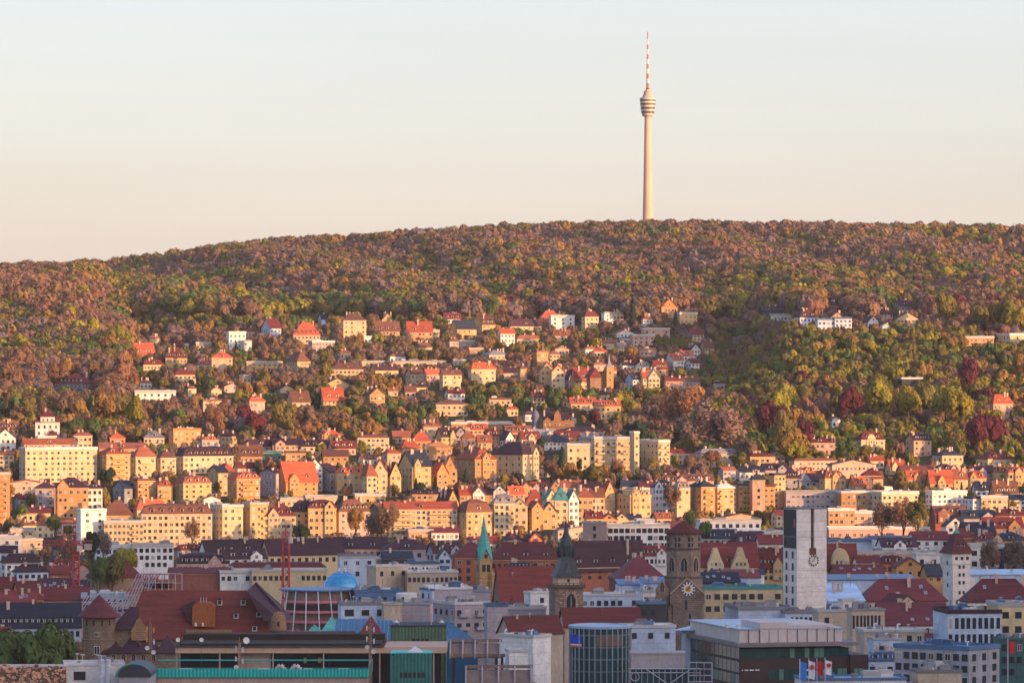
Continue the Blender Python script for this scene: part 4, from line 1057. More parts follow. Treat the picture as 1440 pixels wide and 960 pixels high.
# castle: round corner tower
d = 1370
o, lx, lz, s = site('round_tower', 'castle tower', 110, 170, 836, 932, d, 'round brown stone castle tower with dark red cone roof', box=True)
r = 23.5*s
b = MB(); b.lathe([(r*1.04,-1),(r*1.04,lz(899)),(r*1.07,lz(898.5)),(r*1.07,lz(897)),(r,lz(896.5)),(r*.985,lz(866))], 40); b.obj('wall', mat('castle_stone',(.235,.165,.11),.95,'stone',var=.2), o, smooth=False)
b = MB(); b.lathe([(r*1.3,lz(867)),(r*1.32,lz(866)),(r*.06,lz(836.5)),(.02,lz(835.5))], 28); b.obj('roof', rm('mr'), o)
def onround(an, q, w, h_, plain=True, rr=1.0): return window(o, -r*rr*sin(-an)*1.0, -r*rr*cos(an)-.03, lz(q), w, h_, an, plain)
for an in (-.75,-.25,.25,.75): onround(an, 874, .5, 1.7)
for an in (-.12,.04): onround(an, 890, .9, 1.3, False)
x_ = onround(-.05, 912, 1.7, 2.6, False, 1.05)
# castle: great roof
d = 1400
BROOF = mat('castle_tiles', (.165,.037,.026), .85, 'roof', var=.3)
o, lx, lz, s = site('castle', 'castle', 158, 402, 820, 925, d, 'castle wing under a huge steep red-brown tiled roof with hipped ends')
x0, x1, D = lx(172), lx(384), 24
ze, zr = lz(899), lz(832)
b = MB(); b.box(x0+1, x1-1, 0, D, -1, ze); b.obj('wall', mat('castle_stone',(.235,.165,.11),.95,'stone',var=.2), o)
b = MB(); ym = D/2
b.add([(x0,-1,ze),(x1,-1,ze),(x1,D+1,ze),(x0,D+1,ze),(lx(196),ym,zr),(lx(356),ym,zr)],[(0,1,5,4),(1,2,5),(2,3,4,5),(3,0,4),(3,2,1,0)]); rf = b.obj('roof', BROOF, o)
# cross gable at the right end, taller and darker
b = MB(); xg = lx(362); xr_ = lx(396)
b.add([(lx(347),1.0,lz(831)),(lx(357),ym+2,lz(820)),(xr_,-1.5,lz(872)),(lx(372),-1.5,lz(872)),(xr_+2,D,lz(872))],[(0,3,2,1),(1,2,4)]); 
b.add([(lx(348),ym,lz(832)),(lx(356.5),ym-1,lz(820)),(lx(394),ym-8,lz(858)),(lx(386),ym-9,lz(861)),(lx(394),D,lz(858)),(lx(348),D,lz(832))],[(0,3,2,1),(1,2,4),(1,4,5)]); b.obj('cross_roof', rm('pl'), rf)
# orange dormer house on the roof
b = MB(); b.face_prism([(lx(270),lz(881)),(lx(302),lz(881)),(lx(302),lz(852)),(lx(294),lz(847)),(lx(278),lz(847)),(lx(270),lz(852))], 1.5, 9); dm_ = b.obj('dormer', mat('orange_brick',(.38,.115,.04),.9,'wall',var=.2), rf)
b = MB(); b.face_prism([(lx(256),lz(852)),(lx(271),lz(845)),(lx(271),lz(880)),(lx(262),lz(872))], 3, 10); b.obj('dormer_cheek', rm('pl'), rf)
for p in (281,285,289): b = MB(); b.tube((lx(p),4,lz(852)),(lx(p),4,lz(840)),.09); b.obj('lightning_rod', STEEL, dm_)
for p in (275,285): b = MB(); b.lathe([(.35,lz(880)),(.35,lz(876)),(.05,lz(874.5))], 8, (lx(p),1.0)); b.obj('vent', FRAME, dm_)
b = MB(); b.box(lx(262), lx(326), -.6, 2, lz(893), lz(885)); b.obj('roof_ledge', mat('orange_stone',(.40,.21,.10),.9,'stone'), rf)
for p, q in ((307,852),(340,852),(331,870),(363,868),(358,887)): 
    f = (lz(q)-ze)/(zr-ze); dormer(rf, lx(p), -1+f*(ym+1)-.6, lz(q), 1.5, 2.2, 2.5, 'mr', 'wh')
# stone stair turret with rounded gable right of it
o, lx, lz, s = site('stair_turret', 'turret', 380, 404, 858, 896, 1385, 'small rounded stone turret at the right end of the castle roof')
b = MB(); r = 11*s; b.lathe([(r,-1),(r,lz(880)),(r*.92,lz(868)),(r*.6,lz(861)),(.1,lz(858.5))], 20); b.obj('wall', mat('turret_stone',(.33,.19,.10),.95,'stone',var=.25), o)
b = MB(); b.lathe([(r*1.05,lz(888)),(r*1.08,lz(887)),(r*1.08,lz(886)),(r*1.0,lz(885))], 20); b.obj('string_course', simple('dark_stone',(.10,.07,.055),.9), o)
window(o, 0, -r-.03, lz(876), .6, 1.4, 0, True)
# low castle wing with dark roofs and stone gable
d = 1365
o, lx, lz, s = site('castle_wing', 'castle', 142, 248, 855, 930, d, 'low dark-roofed castle wing with stepped stone gable and gothic arches')
b = MB(); b.box(lx(152), lx(246), 0, 10, -1, lz(916)); b.box(lx(156), lx(186), 4, 16, -1, lz(886)); b.obj('wall', mat('castle_stone',(.235,.165,.11),.95,'stone',var=.2), o)
b = MB(); b.add([(lx(154),3,lz(886)),(lx(188),3,lz(886)),(lx(188),18,lz(886)),(lx(154),18,lz(886)),(lx(178),11,lz(855)),(lx(192),11,lz(855))],[(0,1,5,4),(1,2,5),(2,3,4,5),(3,0,4),(3,2,1,0)]); b.obj('roof', rm('pl'), o)
b = MB(); b.face_prism([(lx(184),lz(900)),(lx(207),lz(900)),(lx(207),lz(886)),(lx(203),lz(880)),(lx(200),lz(876)),(lx(196),lz(868)),(lx(191),lz(872)),(lx(189),lz(878)),(lx(184),lz(886))], 1.5, 2.5); b.obj('stone_gable', mat('gable_stone',(.36,.20,.10),.95,'stone'), o)
for p in ((143,172,158,896),(168,198,184,893),(190,222,208,889),(218,250,234,893)):
    b = MB(); a, c, m, q = p
    b.add([(lx(a),-1,lz(917)),(lx(c),-1,lz(917)),(lx(c),11,lz(917)),(lx(a),11,lz(917)),(lx(m),5,lz(q))],[(0,1,4),(1,2,4),(2,3,4),(3,0,4),(3,2,1,0)]); b.obj('roof', rm('pl'), o)
for p in (160,174,188,202,216): arch_window(o, lx(p), -.03, lz(929), 1.4, 2.2, SAND)
# blue dome
d = 1540
o, lx, lz, s = site('glass_dome', 'dome', 452, 509, 796, 833, d, 'big round blue glass dome among flat roofs')
r = 27*s
b = MB(); b.lathe([(r*sin(t), lz(830)+r*1.0*cos(t)) for t in np.linspace(pi/2+.3, .02, 14)], 40)
b.obj('dome_shell', mat('dome_glass',(.05,.33,.60),.2,'plain',.7,.25), o, smooth=True)
b = MB()
for i in range(12):
    a = 2*pi*i/12
    pts = [(r*1.006*sin(t)*cos(a), r*1.006*sin(t)*sin(a), lz(830)+r*1.006*cos(t)) for t in np.linspace(pi/2, .1, 9)]
    for p, q in zip(pts, pts[1:]): b.tube(p, q, .07, 4)
for t in (.5,.8,1.1,1.4):
    ring = [(r*1.006*sin(t)*cos(2*pi*i/32), r*1.006*sin(t)*sin(2*pi*i/32), lz(830)+r*1.006*cos(t)) for i in range(33)]
    for p, q in zip(ring, ring[1:]): b.tube(p, q, .05, 4)
b.obj('dome_ribs', simple('blue_steel',(.10,.22,.34),.4), o)
b = MB(); b.lathe([(r*1.06,-1),(r*1.06,lz(831)),(r*.9,lz(829.5))], 32); b.obj('drum', wm('lb'), o)
for t in (-1.1, 1.1): b = MB(); b.lathe([(.5,lz(804)),(.5,lz(799)),(.1,lz(798))], 8, (t,0)); b.obj('vent', FRAME, o)
# round building with pink floors and slanting white columns
d = 1500
o, lx, lz, s = site('round_gallery', 'arcade', 388, 506, 828, 888, d, 'unfinished round building with open pink floors and slanting white columns')
r = 60*s; cy = r
PINK = mat('pink_floor_slab', (.62,.20,.21), .8, 'wall'); 
b = MB(); b.lathe([(r*.82,-1),(r*.82,lz(832))], 40, (0,cy)); b.obj('inner_wall', mat('raw_wall',(.26,.19,.16),.9,'wall',var=.3), o)
for k, q in enumerate((848,862,876,890)):
    rr = r*(.93+.05*k); b = MB(); b.lathe([(rr*.8,lz(q)),(rr,lz(q)),(rr,lz(q-3.2)),(rr*.8,lz(q-3.2))], 40, (0,cy)); b.obj('floor_slab', PINK, o)
b = MB(); b.lathe([(.5,lz(831)),(r*.95,lz(831.5)),(r*.95,lz(829.5)),(.5,lz(828))], 40, (0,cy)); b.obj('roof', rm('bl'), o)
for i in range(9):
    a = -pi/2+(-4+i)*.30
    b = MB(); b.tube((r*.93*cos(a), cy+r*.93*sin(a), lz(832)), (r*1.16*cos(a+.05), cy+r*1.16*sin(a+.05), lz(900)), .2); b.obj('column', STEEL, o)
for i in range(9):
    a = -pi/2+(-4+i)*.25
    b = MB(); xx, yy = r*.825*cos(a), cy+r*.825*sin(a); b.box(-1.6,1.6,-.1,.1,lz(861),lz(851)); b.obj('opening', BLACK, o, loc=(xx,yy,0), rz=a+pi/2)
# steel framework of a building under construction
d = 1560
FRAMEST = simple('grey_steel', (.40,.37,.41), .5)
o, lx, lz, s = site('steel_framework', 'scaffold', 168, 256, 804, 860, d, 'open framework of white and red steel bars on a building site')
def grid(x0, x1, z0, z1, nx, nz, y, lean=0, m=FRAMEST, nm='frame_panel'):
    b = MB()
    for i in range(nx+1): u = x0+(x1-x0)*i/nx; b.tube((u,y,z0),(u+lean,y+abs(lean)*.6,z1),.16,4)
    for j in range(nz+1): v = z0+(z1-z0)*j/nz; f = j/nz; b.tube((x0+lean*f,y+abs(lean)*.6*f,v),(x1+lean*f,y+abs(lean)*.6*f,v),.13,4)
    return b.obj(nm, m, o)
grid(lx(172), lx(200), lz(855), lz(807), 7, 5, 0, 5); grid(lx(176), lx(204), lz(835), lz(807), 6, 6, 4, 5, REDST)
grid(lx(200), lx(256), lz(832), lz(806), 6, 2, 0); grid(lx(200), lx(240), lz(830), lz(808), 4, 3, 5, 0, REDST)
grid(lx(108), lx(176), lz(856), lz(838), 16, 2, 2, 3)
b = MB(); b.box(lx(204), lx(242), 3, 9, lz(833), lz(828)); b.box(lx(204), lx(242), 3, 9, lz(820), lz(816)); b.obj('floor_slab', mat('timber_deck',(.36,.17,.10),.9,'wall'), o)
b = MB(); b.box(lx(204), lx(240), 7, 8, lz(828), lz(820)); b.obj('infill', BLACK, o)
b = MB(); b.box(lx(200), lx(256), 1, 20, -1, lz(834)); b.obj('base_storey', wm('rb'), o)
b = MB()
for k in range(5): b.box(lx(112+k*13), lx(120+k*13), 5, 9, lz(842), lz(834))
b.obj('roof_sheet', rm('lb'), o)
# cranes
def crane(px, ytop, ybot, d, label, jl, jr, rz=0):
    o, lx, lz, s = site('tower_crane', 'crane', px-4, px+4, ytop, ybot, d, label, box=False, rz=rz)
    w = 1.1; zt, zb = lz(ytop), -1
    b = MB()
    for sx in (-w, w):
        for sy in (-w, w): b.tube((sx,sy,zb),(sx,sy,zt),.22,4)
    z = max(0, lz(ybot)-2); k = 0
    while z < zt-2:
        for sy in (-w, w):
            b.tube((-w if k%2 else w, sy, z),(w if k%2 else -w, sy, z+2),.14,4); b.tube((-w,sy,z),(w,sy,z),.12,4)
        b.tube((-w,-w if k%2 else w,z),(-w,w if k%2 else -w,z+2),.14,4); z += 2; k += 1
    b.obj('mast', REDST, o)
    b = MB(); b.tube((-jl,-.6,zt+.6),(jr,-.6,zt+.6),.16,4); b.tube((-jl,.6,zt+.6),(jr,.6,zt+.6),.16,4); b.tube((-jl,0,zt+2),(jr,0,zt+2),.16,4)
    n = int((jl+jr)/2)
    for i in range(n): u = -jl+i*2; b.tube((u,-.6,zt+.6),(u+1,0,zt+2),.08,4); b.tube((u+1,0,zt+2),(u+2,-.6,zt+.6),.08,4)
    b.obj('jib', REDST, o)
    b = MB(); b.box(jr-3,jr-.5,-.9,.9,zt-1.2,zt+.9); b.obj('counterweight', CONC, o)
    b = MB(); b.box(.6,2.4,-2,-.6,zt-1.6,zt+.4); b.obj('cab', FRAME, o)
    b = MB(); b.tube((0,0,zt),(0,0,zt+5),.25,4); b.tube((0,0,zt+5),(-jl*.7,0,zt+2),.06,4); b.tube((0,0,zt+5),(jr*.8,0,zt+2),.06,4); b.obj('apex', REDST, o)
crane(107, 768, 850, 1590, 'red tower crane with long level jib in front of the green tree', 12, 6)
crane(402, 757, 835, 1570, 'tall red crane mast left of the blue dome with its jib turned away', 9, 5, rz=R(80))
# glass cylinder
d = 1230
o, lx, lz, s = site('glass_rotunda', 'office building', 798, 892, 876, 962, d, 'round glazed office rotunda with light mullions and a sign at its top left')
r = 44*s; cy = r
b = MB(); b.lathe([(r*.985,-1),(r*.985,lz(884))], 48, (0,cy)); b.obj('glass_wall', mat('rotunda_glass',(.02,.075,.09),.08,'plain',.7), o)
b = MB(); b.lathe([(r*1.03,lz(884)),(r*1.03,lz(880.5)),(r*.9,lz(879.5)),(r*.88,lz(881.5)),(.3,lz(881.5))], 48, (0,cy)); b.obj('roof', rm('lb'), o)
for i in range(17):
    a = -pi/2+(-8+i)*.19
    b = MB(); b.box(-.09,.09,-.14,.1,-1,lz(884)); b.obj('mullion', mat('mullion_grey',(.40,.42,.44),.5,'plain'), o, loc=(r*cos(a),cy+r*sin(a),0), rz=a+pi/2)
for q in (892,909,926,943): b = MB(); b.lathe([(r*.97,lz(q+2)),(r*1.003,lz(q+2)),(r*1.003,lz(q)),(r*.97,lz(q))], 48, (0,cy)); b.obj('spandrel', simple('spandrel',(.10,.15,.17),.3), o)
for k in range(9):
    a = -pi/2-.1+k*.1
    b = MB(); b.box(-.42,.42,-.04,.3,lz(908),lz(894)); b.obj('room_blind', simple('warm_room',(.16,.10,.07),.7), o, loc=(r*.985*cos(a),cy+r*.985*sin(a),0), rz=a+pi/2)
a = -pi/2-.92
sg = MB(); sg.box(-1.9,1.9,-.15,.15,lz(905.5),lz(892)); sb = sg.obj('sign_panel', simple('sign_blue',(.01,.06,.42),.4), o, loc=(r*1.04*cos(a)+.4,cy+r*1.04*sin(a),0), rz=R(-38))
for z0, z1, c in ((907.5,905.5,simple('sign_white',(.8,.8,.8),.4)),(910,907.5,simple('sign_orange',(.75,.13,.03),.4))):
    g = MB(); g.box(-1.9,1.9,-.16,.15,lz(z0),lz(z1)); g.obj('sign_stripe', c, sb)
for q, wd in ((904,1.6),): pass
# pale cube and glass truss hall right of it
d = 1180
TRUSS = simple('truss_steel', (.33,.34,.37), .45)
o, lx, lz, s = site('truss_hall', 'hall', 884, 1002, 914, 962, d, 'dark glass hall in white steel trusses with pale plant room on top')
b = MB(); b.box(lx(888), lx(985), 1.5, 12, -1, lz(941)); b.obj('glass_wall', mat('rotunda_glass',(.02,.075,.09),.08,'plain',.7), o)
b = MB(); b.box(lx(888), lx(964), 3, 11, lz(941), lz(920)); b.box(lx(887), lx(965), 2.8, 11.2, lz(920), lz(917.5)); pr = b.obj('plant_room', mat('plant_room_grey',(.42,.38,.38),.8,'wall'), o)
b = MB(); b.box(lx(914), lx(929), 2.9, 3.05, lz(928), lz(922)); b.obj('vent_grille', CONC, pr)
for i in range(13):
    u = lx(886+i*8.2); b = MB(); b.tube((u,1.2,-1),(u,1.2,lz(940)),.14,4); b.obj('truss_post', TRUSS, o)
for q in (940,945.5): b = MB(); b.tube((lx(884),1.1,lz(q)),(lx(986),1.1,lz(q)),.16,4); b.obj('truss_beam', TRUSS, o)
for p in ((908,940,940,962),(940,962,972,940)): b = MB(); b.tube((lx(p[0]),1.0,lz(p[1])),(lx(p[2]),1.0,lz(p[3])),.16,4); b.obj('truss_brace', TRUSS, o)
for i in range(3):
    for j in range(4):
        x0_, x1_ = lx(968+i*11), lx(968+(i+1)*11); z0_, z1_ = lz(931+j*9), lz(931+(j+1)*9)
        b = MB()
        for p, q in (((x0_,z0_),(x1_,z0_)),((x1_,z0_),(x1_,z1_)),((x0_,z0_),(x0_,z1_))): b.tube((p[0],0.4,p[1]),(q[0],0.4,q[1]),.17,4)
        b.obj('lattice_bay', TRUSS, o)
b = MB(); ring = [(1.1*cos(2*pi*i/16), 1.1*sin(2*pi*i/16)) for i in range(17)]
for p, q in zip(ring, ring[1:]): b.tube((lx(893)+p[0],.9,lz(951)+p[1]),(lx(893)+q[0],.9,lz(951)+q[1]),.16,5)
b.obj('round_emblem', TRUSS, o)
# dark glazed office block with pale penthouse and flags
d = 1200; th = R(26)
o, lx, lz, s = site('glazed_office', 'office building', 888, 1224, 863, 964, d, 'big dark office block with green glass bands and a pale flat penthouse')
cxp = 1041
o.location.x = X(cxp, d); o.rotation_euler = (0,0,R(14))
def wx(px): return (px-cxp)*s/cos(R(14))
Ld = 62.0
def ly_(px): return (cxp-px)*s/sin(R(14))
GG = mat('green_glass',(.015,.07,.065),.1,'plain',.6); BRM = mat('brown_metal',(.055,.035,.035),.6,'plain')
b = MB(); b.box(0, wx(1196), 0, 56, -1, lz(912)); b.box(wx(1196), wx(1222), -1.5, 50, -1, lz(922)); b.obj('wall', BRM, o)
b = MB(); b.box(-1.2, wx(1208), -1.4, 57, lz(909), lz(904)); b.obj('roof', mat('roof_edge',(.20,.17,.17),.7,'plain'), o)
b = MB(); b.box(.6, wx(1192), 3, 50, lz(905), lz(885.5)); b.box(wx(1073), wx(1112), 2.6, 20, lz(905), lz(876)); b.box(wx(1112), wx(1180), 2.8, 30, lz(905), lz(880)); ph_ = b.obj('penthouse', mat('penthouse_panels',(.55,.47,.42),.8,'wall',var=.08), o)
for p in (1057,1073,1086,1099,1112,1127,1141,1155,1170,1180): b = MB(); b.box(wx(p)-.05, wx(p)+.05, 2.52, 2.62 if 1073 < p < 1112 else 2.9, lz(904), lz(886)); b.obj('panel_joint', BRM, ph_)
b = MB(); b.box(wx(1168), wx(1174), 2.7, 2.98, lz(888), lz(883)); b.obj('vent_grille', CONC, ph_)
b = MB(); b.box(.2, wx(1192)+.3, 2.6, 51, lz(885.5), lz(884.5)); b.obj('penthouse_roof', rm('lb'), ph_)
b = MB(); b.box(-.02, .12, 0, 56, 0, .1)
for x0_, x1_, za, zb_ in ((1041,1196,925,911.5),(1082,1222,956,941)):
    y_ = -.04 if x0_ == 1041 else -.04
    n = int((x1_-x0_)/7)
    for i in range(n):
        u0, u1 = x0_+(x1_-x0_)*i/n, x0_+(x1_-x0_)*(i+1)/n
        yy = -1.54 if u0 >= 1195 else y_
        b = MB(); b.box(wx(u0)+.08, wx(u1)-.08, yy, yy+.2, lz(za), lz(zb_)); b.obj('window', GG if rnd.random() < .72 else simple('lit_green_room',(.10,.24,.18),.3), o)
for k, (za, zb_) in enumerate(((926,911),(945,930),(962,948))):
    for i in range(14):
        b = MB(); b.box(-.04,.2,1+i*3.9,4.5+i*3.9,lz(za),lz(zb_)); b.obj('window', GG if rnd.random() < .75 else simple('lit_green_room',(.10,.24,.18),.3), o)
for p0, p1 in ((1043,1044.5),(1047,1052),(1054,1060),(1062,1068)): b = MB(); b.box(wx(p0), wx(p1), -.12, -.02, lz(942.3), lz(940.8)); b.obj('sign_letters', simple('sign_white',(.8,.8,.8),.4), o)
for p in (1034,1050,1100,1128,1150): b = MB(); z_ = lz(884.5); b.lathe([(.5,z_),(.5,z_+.7),(.7,z_+.9),(.05,z_+1.3)], 10, (wx(p), 8)); b.obj('roof_vent', FRAME, ph_)
# wide pale roof slab behind the penthouse
o2, lx, lz, s = site('flat_hall', 'hall', 944, 1110, 862, 890, 1262, 'wide hall with pale blue slightly sloping sheet roof behind the penthouse')
b = MB(); b.add([(lx(942),-18,lz(880)),(lx(1062),-18,lz(880)),(lx(1112),24,lz(880)),(lx(1000),24,lz(880)),(lx(942),-18,lz(881)),(lx(1062),-18,lz(881)),(lx(1112),24,lz(881)),(lx(1000),24,lz(881))],[(0,1,2,3),(7,6,5,4),(4,5,1,0),(5,6,2,1),(6,7,3,2),(7,4,0,3)]); b.obj('roof', rm('lb'), o2)
b = MB(); b.add([(lx(955),-16,-1),(lx(1058),-16,-1),(lx(1104),23,-1),(lx(1004),23,-1),(lx(955),-16,lz(881.2)),(lx(1058),-16,lz(881.2)),(lx(1104),23,lz(881.2)),(lx(1004),23,lz(881.2))],[(3,2,1,0),(4,5,6,7),(0,1,5,4),(1,2,6,5),(2,3,7,6),(3,0,4,7)]); b.obj('wall', wm('lb'), o2)
# four flags and the single red flag
FL = dict(blue=simple('flag_blue',(.04,.24,.60),.8), white=simple('flag_white',(.72,.68,.68),.8), red=simple('flag_red',(.58,.03,.04),.8), pole=STEEL)
def flag(px, yt, yb, w_, d, label, colr, spot=None, grp=None, ztop=None):
    o, lx, lz, s = site('flag', 'flag', px, px+w_, yt, yb, d, label, box=False, group=grp)
    x0_ = lx(px); zt = lz(yt); zb_ = lz(yb)
    b = MB(); b.tube((x0_,0,-1),(x0_,0,zt+.6),.1,6); b.obj('pole', STEEL, o)
    b = MB(); n = 6; wd = w_*s; vs = []; fs = []
    for i in range(n+1):
        t = i/n; yy = .28*sin(t*5+px); sag = -.5*t
        vs += [(x0_+.1+wd*t, yy, zt+sag), (x0_+.1+wd*t*.92, yy+.1, zb_+sag*.7)]
    for i in range(n): fs.append((2*i+1,2*i+3,2*i+2,2*i))
    b.add(vs, fs); cl = b.obj('cloth', FL[colr], o)
    cl.modifiers.new('thick','SOLIDIFY').thickness = .05
    if spot:
        b = MB(); c_ = (x0_+.1+wd*.5, zt-.25-(zt-zb_)*.3); r_ = wd*.34
        b.face_prism([(c_[0]+r_*cos(2*pi*i/16), c_[1]+r_*sin(2*pi*i/16)) for i in range(16)], -.42, .34); b.obj('emblem', FL[spot], cl)
flag(1124.5, 929, 955, 9, 1120, 'blue flag on a pole, first of the four before the dark office', 'blue', grp='four flags')
flag(1137, 928, 953, 8.5, 1120, 'white flag with red disc between the blue flag and the plain red flag', 'white', 'red', grp='four flags')
flag(1148.5, 928, 948, 8.5, 1120, 'plain red flag between two white flags with red discs', 'red', grp='four flags')
flag(1160, 927, 947, 9, 1120, 'white flag with red disc at the free end of the flag row', 'white', 'red', grp='four flags')
flag(1417, 900, 917, 10, 1160, 'single red flag before the dark green block at the right edge', 'red')
# turquoise parapet building with roof pavilion
d = 1140
TURQ = mat('turquoise_panels', (.015,.50,.43), .5, 'rib', var=.1)
o, lx, lz, s = site('parapet_building', 'building', 210, 522, 929, 964, d, 'long building with bright turquoise roof parapet over a beige wall')
b = MB(); b.box(lx(213), lx(517), .6, 26, -1, lz(951)); b.obj('wall', mat('beige_facade',(.46,.33,.27),.9,'wall'), o)
b = MB(); b.box(lx(212), lx(520), 0, .5, lz(951.5), lz(940)); b.box(lx(518), lx(520), .5, 26, lz(951.5), lz(934)); pa = b.obj('parapet', TURQ, o)
b = MB(); b.tube((lx(212),24.5,lz(936)),(lx(519),24.5,lz(936)),.18,5); b.tube((lx(212),.3,lz(938.6)),(lx(519),.3,lz(938.6)),.08,5); b.obj('rail', simple('turquoise_paint',(.02,.42,.38),.5), pa)
b = MB(); b.box(lx(213), lx(518), .6, 25.4, lz(951.4)-.1, lz(949)); b.obj('roof', rm('gy'), o)
for p0, p1 in ((246,268),(358,378),(424,438),(472,490)): roof_unit(o, lx((p0+p1)/2), 10, lz(949), (p1-p0)*s, 2.0, 1.2, 'wt')
for p in (229,261,292,340,430,478):
    b = MB(); b.box(lx(p)-.06, lx(p)+.06, .5, .62, 0, lz(951.6)); b.obj('pilaster', mat('facade_light',(.58,.47,.42),.9,'wall'), o)
for p in (388, 410):
    b = MB(); pts = [(lx(p),6,lz(949)),(lx(p),6,lz(943)),(lx(p+1.5),6,lz(939)),(lx(p+5),6,lz(937.5)),(lx(p+9),6,lz(940)),(lx(p+10),6,lz(943))]
    for q, t in zip(pts, pts[1:]): b.tube(q, t, .65, 10)
    b.obj('vent_duct', simple('duct_metal',(.48,.40,.36),.4,.4), o)
d = 1180
o, lx, lz, s = site('roof_pavilion', 'pavilion', 246, 628, 890, 936, d, 'long flat dark-roofed pavilion with beige fascia above a recessed glass front')
b = MB(); b.box(lx(247), lx(628), 0, 26, lz(917.5), lz(909)); b.obj('fascia', mat('fascia_beige',(.56,.37,.26),.9,'wall',var=.08), o)
b = MB(); b.box(lx(245.5), lx(540), -.6, 27, lz(909), lz(908.2)); b.box(lx(252), lx(536), 3, 26, lz(908.2), lz(905)); b.box(lx(250), lx(538), 20, 27, lz(905), lz(897)); b.obj('roof', mat('bitumen',(.035,.028,.022),.9,'plain'), o)
b = MB(); b.box(lx(252), lx(620), 6, 24, -1, lz(917.5)); b.obj('glass_wall', mat('pavilion_glass',(.015,.017,.02),.15,'plain',.5), o)
b = MB(); b.box(lx(338), lx(380), 2.5, 10, -1, lz(917.6)); b.obj('core', mat('core_beige',(.45,.32,.26),.9,'wall'), o)
for p in (249,309,336,384,455,520,534,560,610): b = MB(); b.box(lx(p)-.18, lx(p)+.18, .6, 1.0, -1, lz(917.6)); b.obj('column', mat('core_beige',(.45,.32,.26),.9,'wall'), o)
for p in (428,448): b = MB(); b.box(lx(p)-.4, lx(p)+.4, 5.6, 5.96, lz(933), lz(925)); b.obj('door', simple('yellow_door',(.42,.36,.06),.6), o)
# antenna masts
def antenna(px, yt, yb, d, label, orange=False):
    o, lx, lz, s = site('antenna_mast', 'antenna', px-4, px+4, yt, yb, d, label, box=False)
    zb_, zt = 15, lz(yt)
    b = MB()
    for x_, y_ in ((-.45,-.3),(.45,-.3),(0,.5)): b.tube((x_,y_,zb_),(x_*.6,y_*.6,zt-1.5),.09,4)
    z_ = lz(yb)
    while z_ < zt-2: b.tube((-.4,-.3,z_),(.4,-.3,z_+.9),.06,4); b.tube((.4,-.3,z_+.9),(-.4,-.3,z_+1.8),.06,4); z_ += 1.8
    b.tube((0,0,zt-2),(0,0,zt),.07,4); b.obj('lattice', mat('rusty_steel',(.30,.19,.13),.7,'plain'), o)
    for k, (q, sx) in enumerate(((yt+12,-1),(yt+14,1),(yt+27,-1),(yt+30,1))):
        b = MB(); b.box(sx*.9-.16, sx*.9+.16, -.5,-.2, lz(q+7), lz(q)); b.tube((sx*.9,-.3,lz(q+3)),(0,0,lz(q+3)),.05,4); b.obj('antenna_panel', simple('panel_orange',(.62,.27,.03),.5) if orange and k < 3 else FRAME, o)
    for q, sx in ((yt+42,-.8),(yt+48,.8)):
        b = MB(); b.lathe([(.05,0),(.55,.12),(.6,.28),(.02,.25)], 12); dd = b.obj('dish', FRAME, o, loc=(sx,-.6,lz(q))); dd.rotation_euler = (R(90),0,0)
antenna(212, 868, 942, 1160, 'lattice antenna mast with orange panels left of the long dark pavilion', True)
antenna(521, 867, 955, 1135, 'rusty lattice antenna mast in front of the green panelled box')
antenna(337, 895, 940, 1150, 'thin mast on the turquoise parapet roof behind the round dish')
def sat(px, py, d, label, r=.9):
    o, lx, lz, s = site('satellite_dish', 'satellite dish', px-4, px+4, py-5, py+5, d, label, box=False, z=0)
    b = MB(); b.lathe([(.05,0),(r*.6,.1),(r,.3),(r*.97,.33),(.02,.14)], 18); q = b.obj('reflector', simple('dish_white',(.7,.66,.62),.4), o, loc=(0,0,lz(py))); q.rotation_euler = (R(80),0,R(25))
    b = MB(); b.tube((0,.3,lz(py+8)),(0,.1,lz(py)),.09,5); b.tube((0,.3,lz(py+8)),(0,.3,0),.05,5); b.obj('mount', DARKM, o)
sat(346, 900, 1176, 'round white satellite dish on the edge of the dark pavilion roof')
sat(250, 899, 1176, 'white satellite dish at the left corner of the dark pavilion roof', .6)
sat(283, 899, 1176, 'flat white satellite dish on the pavilion roof below the orange dormer', .6)
# green panelled boxes
GRP = mat('green_panels', (.085,.17,.10), .6, 'rib', var=.2); TEP = mat('teal_panels', (.03,.20,.17), .5, 'rib', var=.15)
o, lx, lz, s = site('panelled_box', 'building', 548, 629, 879, 910, 1210, 'olive green panelled box building with antennas on its roof')
b = MB(); b.box(lx(553), lx(627), 0, 16, -1, lz(880)); b.box(lx(549), lx(553), -.4, 16, -1, lz(882)); b.obj('wall', GRP, o)
b = MB(); b.box(lx(549), lx(628), -.3, 16.3, lz(880), lz(878.5)); b.obj('roof', rm('sl'), o)
for p in (582,588,594,600): b = MB(); b.box(lx(p)-.4, lx(p)+.4, -.08, .05, lz(902), lz(897)); b.obj('window', GLASS, o)
for p, q in ((553,855),(561,852),(606,850)):
    b = MB(); b.tube((lx(p),3,lz(880)),(lx(p),3,lz(q+8)),.12,5); b.box(lx(p)-.28,lx(p)+.28,2.8,3.2,lz(q+13),lz(q)); b.obj('antenna', mat('antenna_cream',(.62,.45,.34),.6,'plain'), o)
for p in (557,621): b = MB(); b.lathe([(.6,lz(876)),(.8,lz(875)),(.2,lz(872))], 10, (lx(p),2)); b.obj('dish', FRAME, o)
o, lx, lz, s = site('panelled_tower', 'building', 548, 608, 908, 964, 1150, 'teal green panelled stair tower with white glass pyramid and a row of dark windows')
b = MB(); b.box(lx(555), lx(607), 0, 10, -1, lz(918)); b.box(lx(548.5), lx(555), -.5, 10, -1, lz(920)); b.obj('wall', TEP, o)
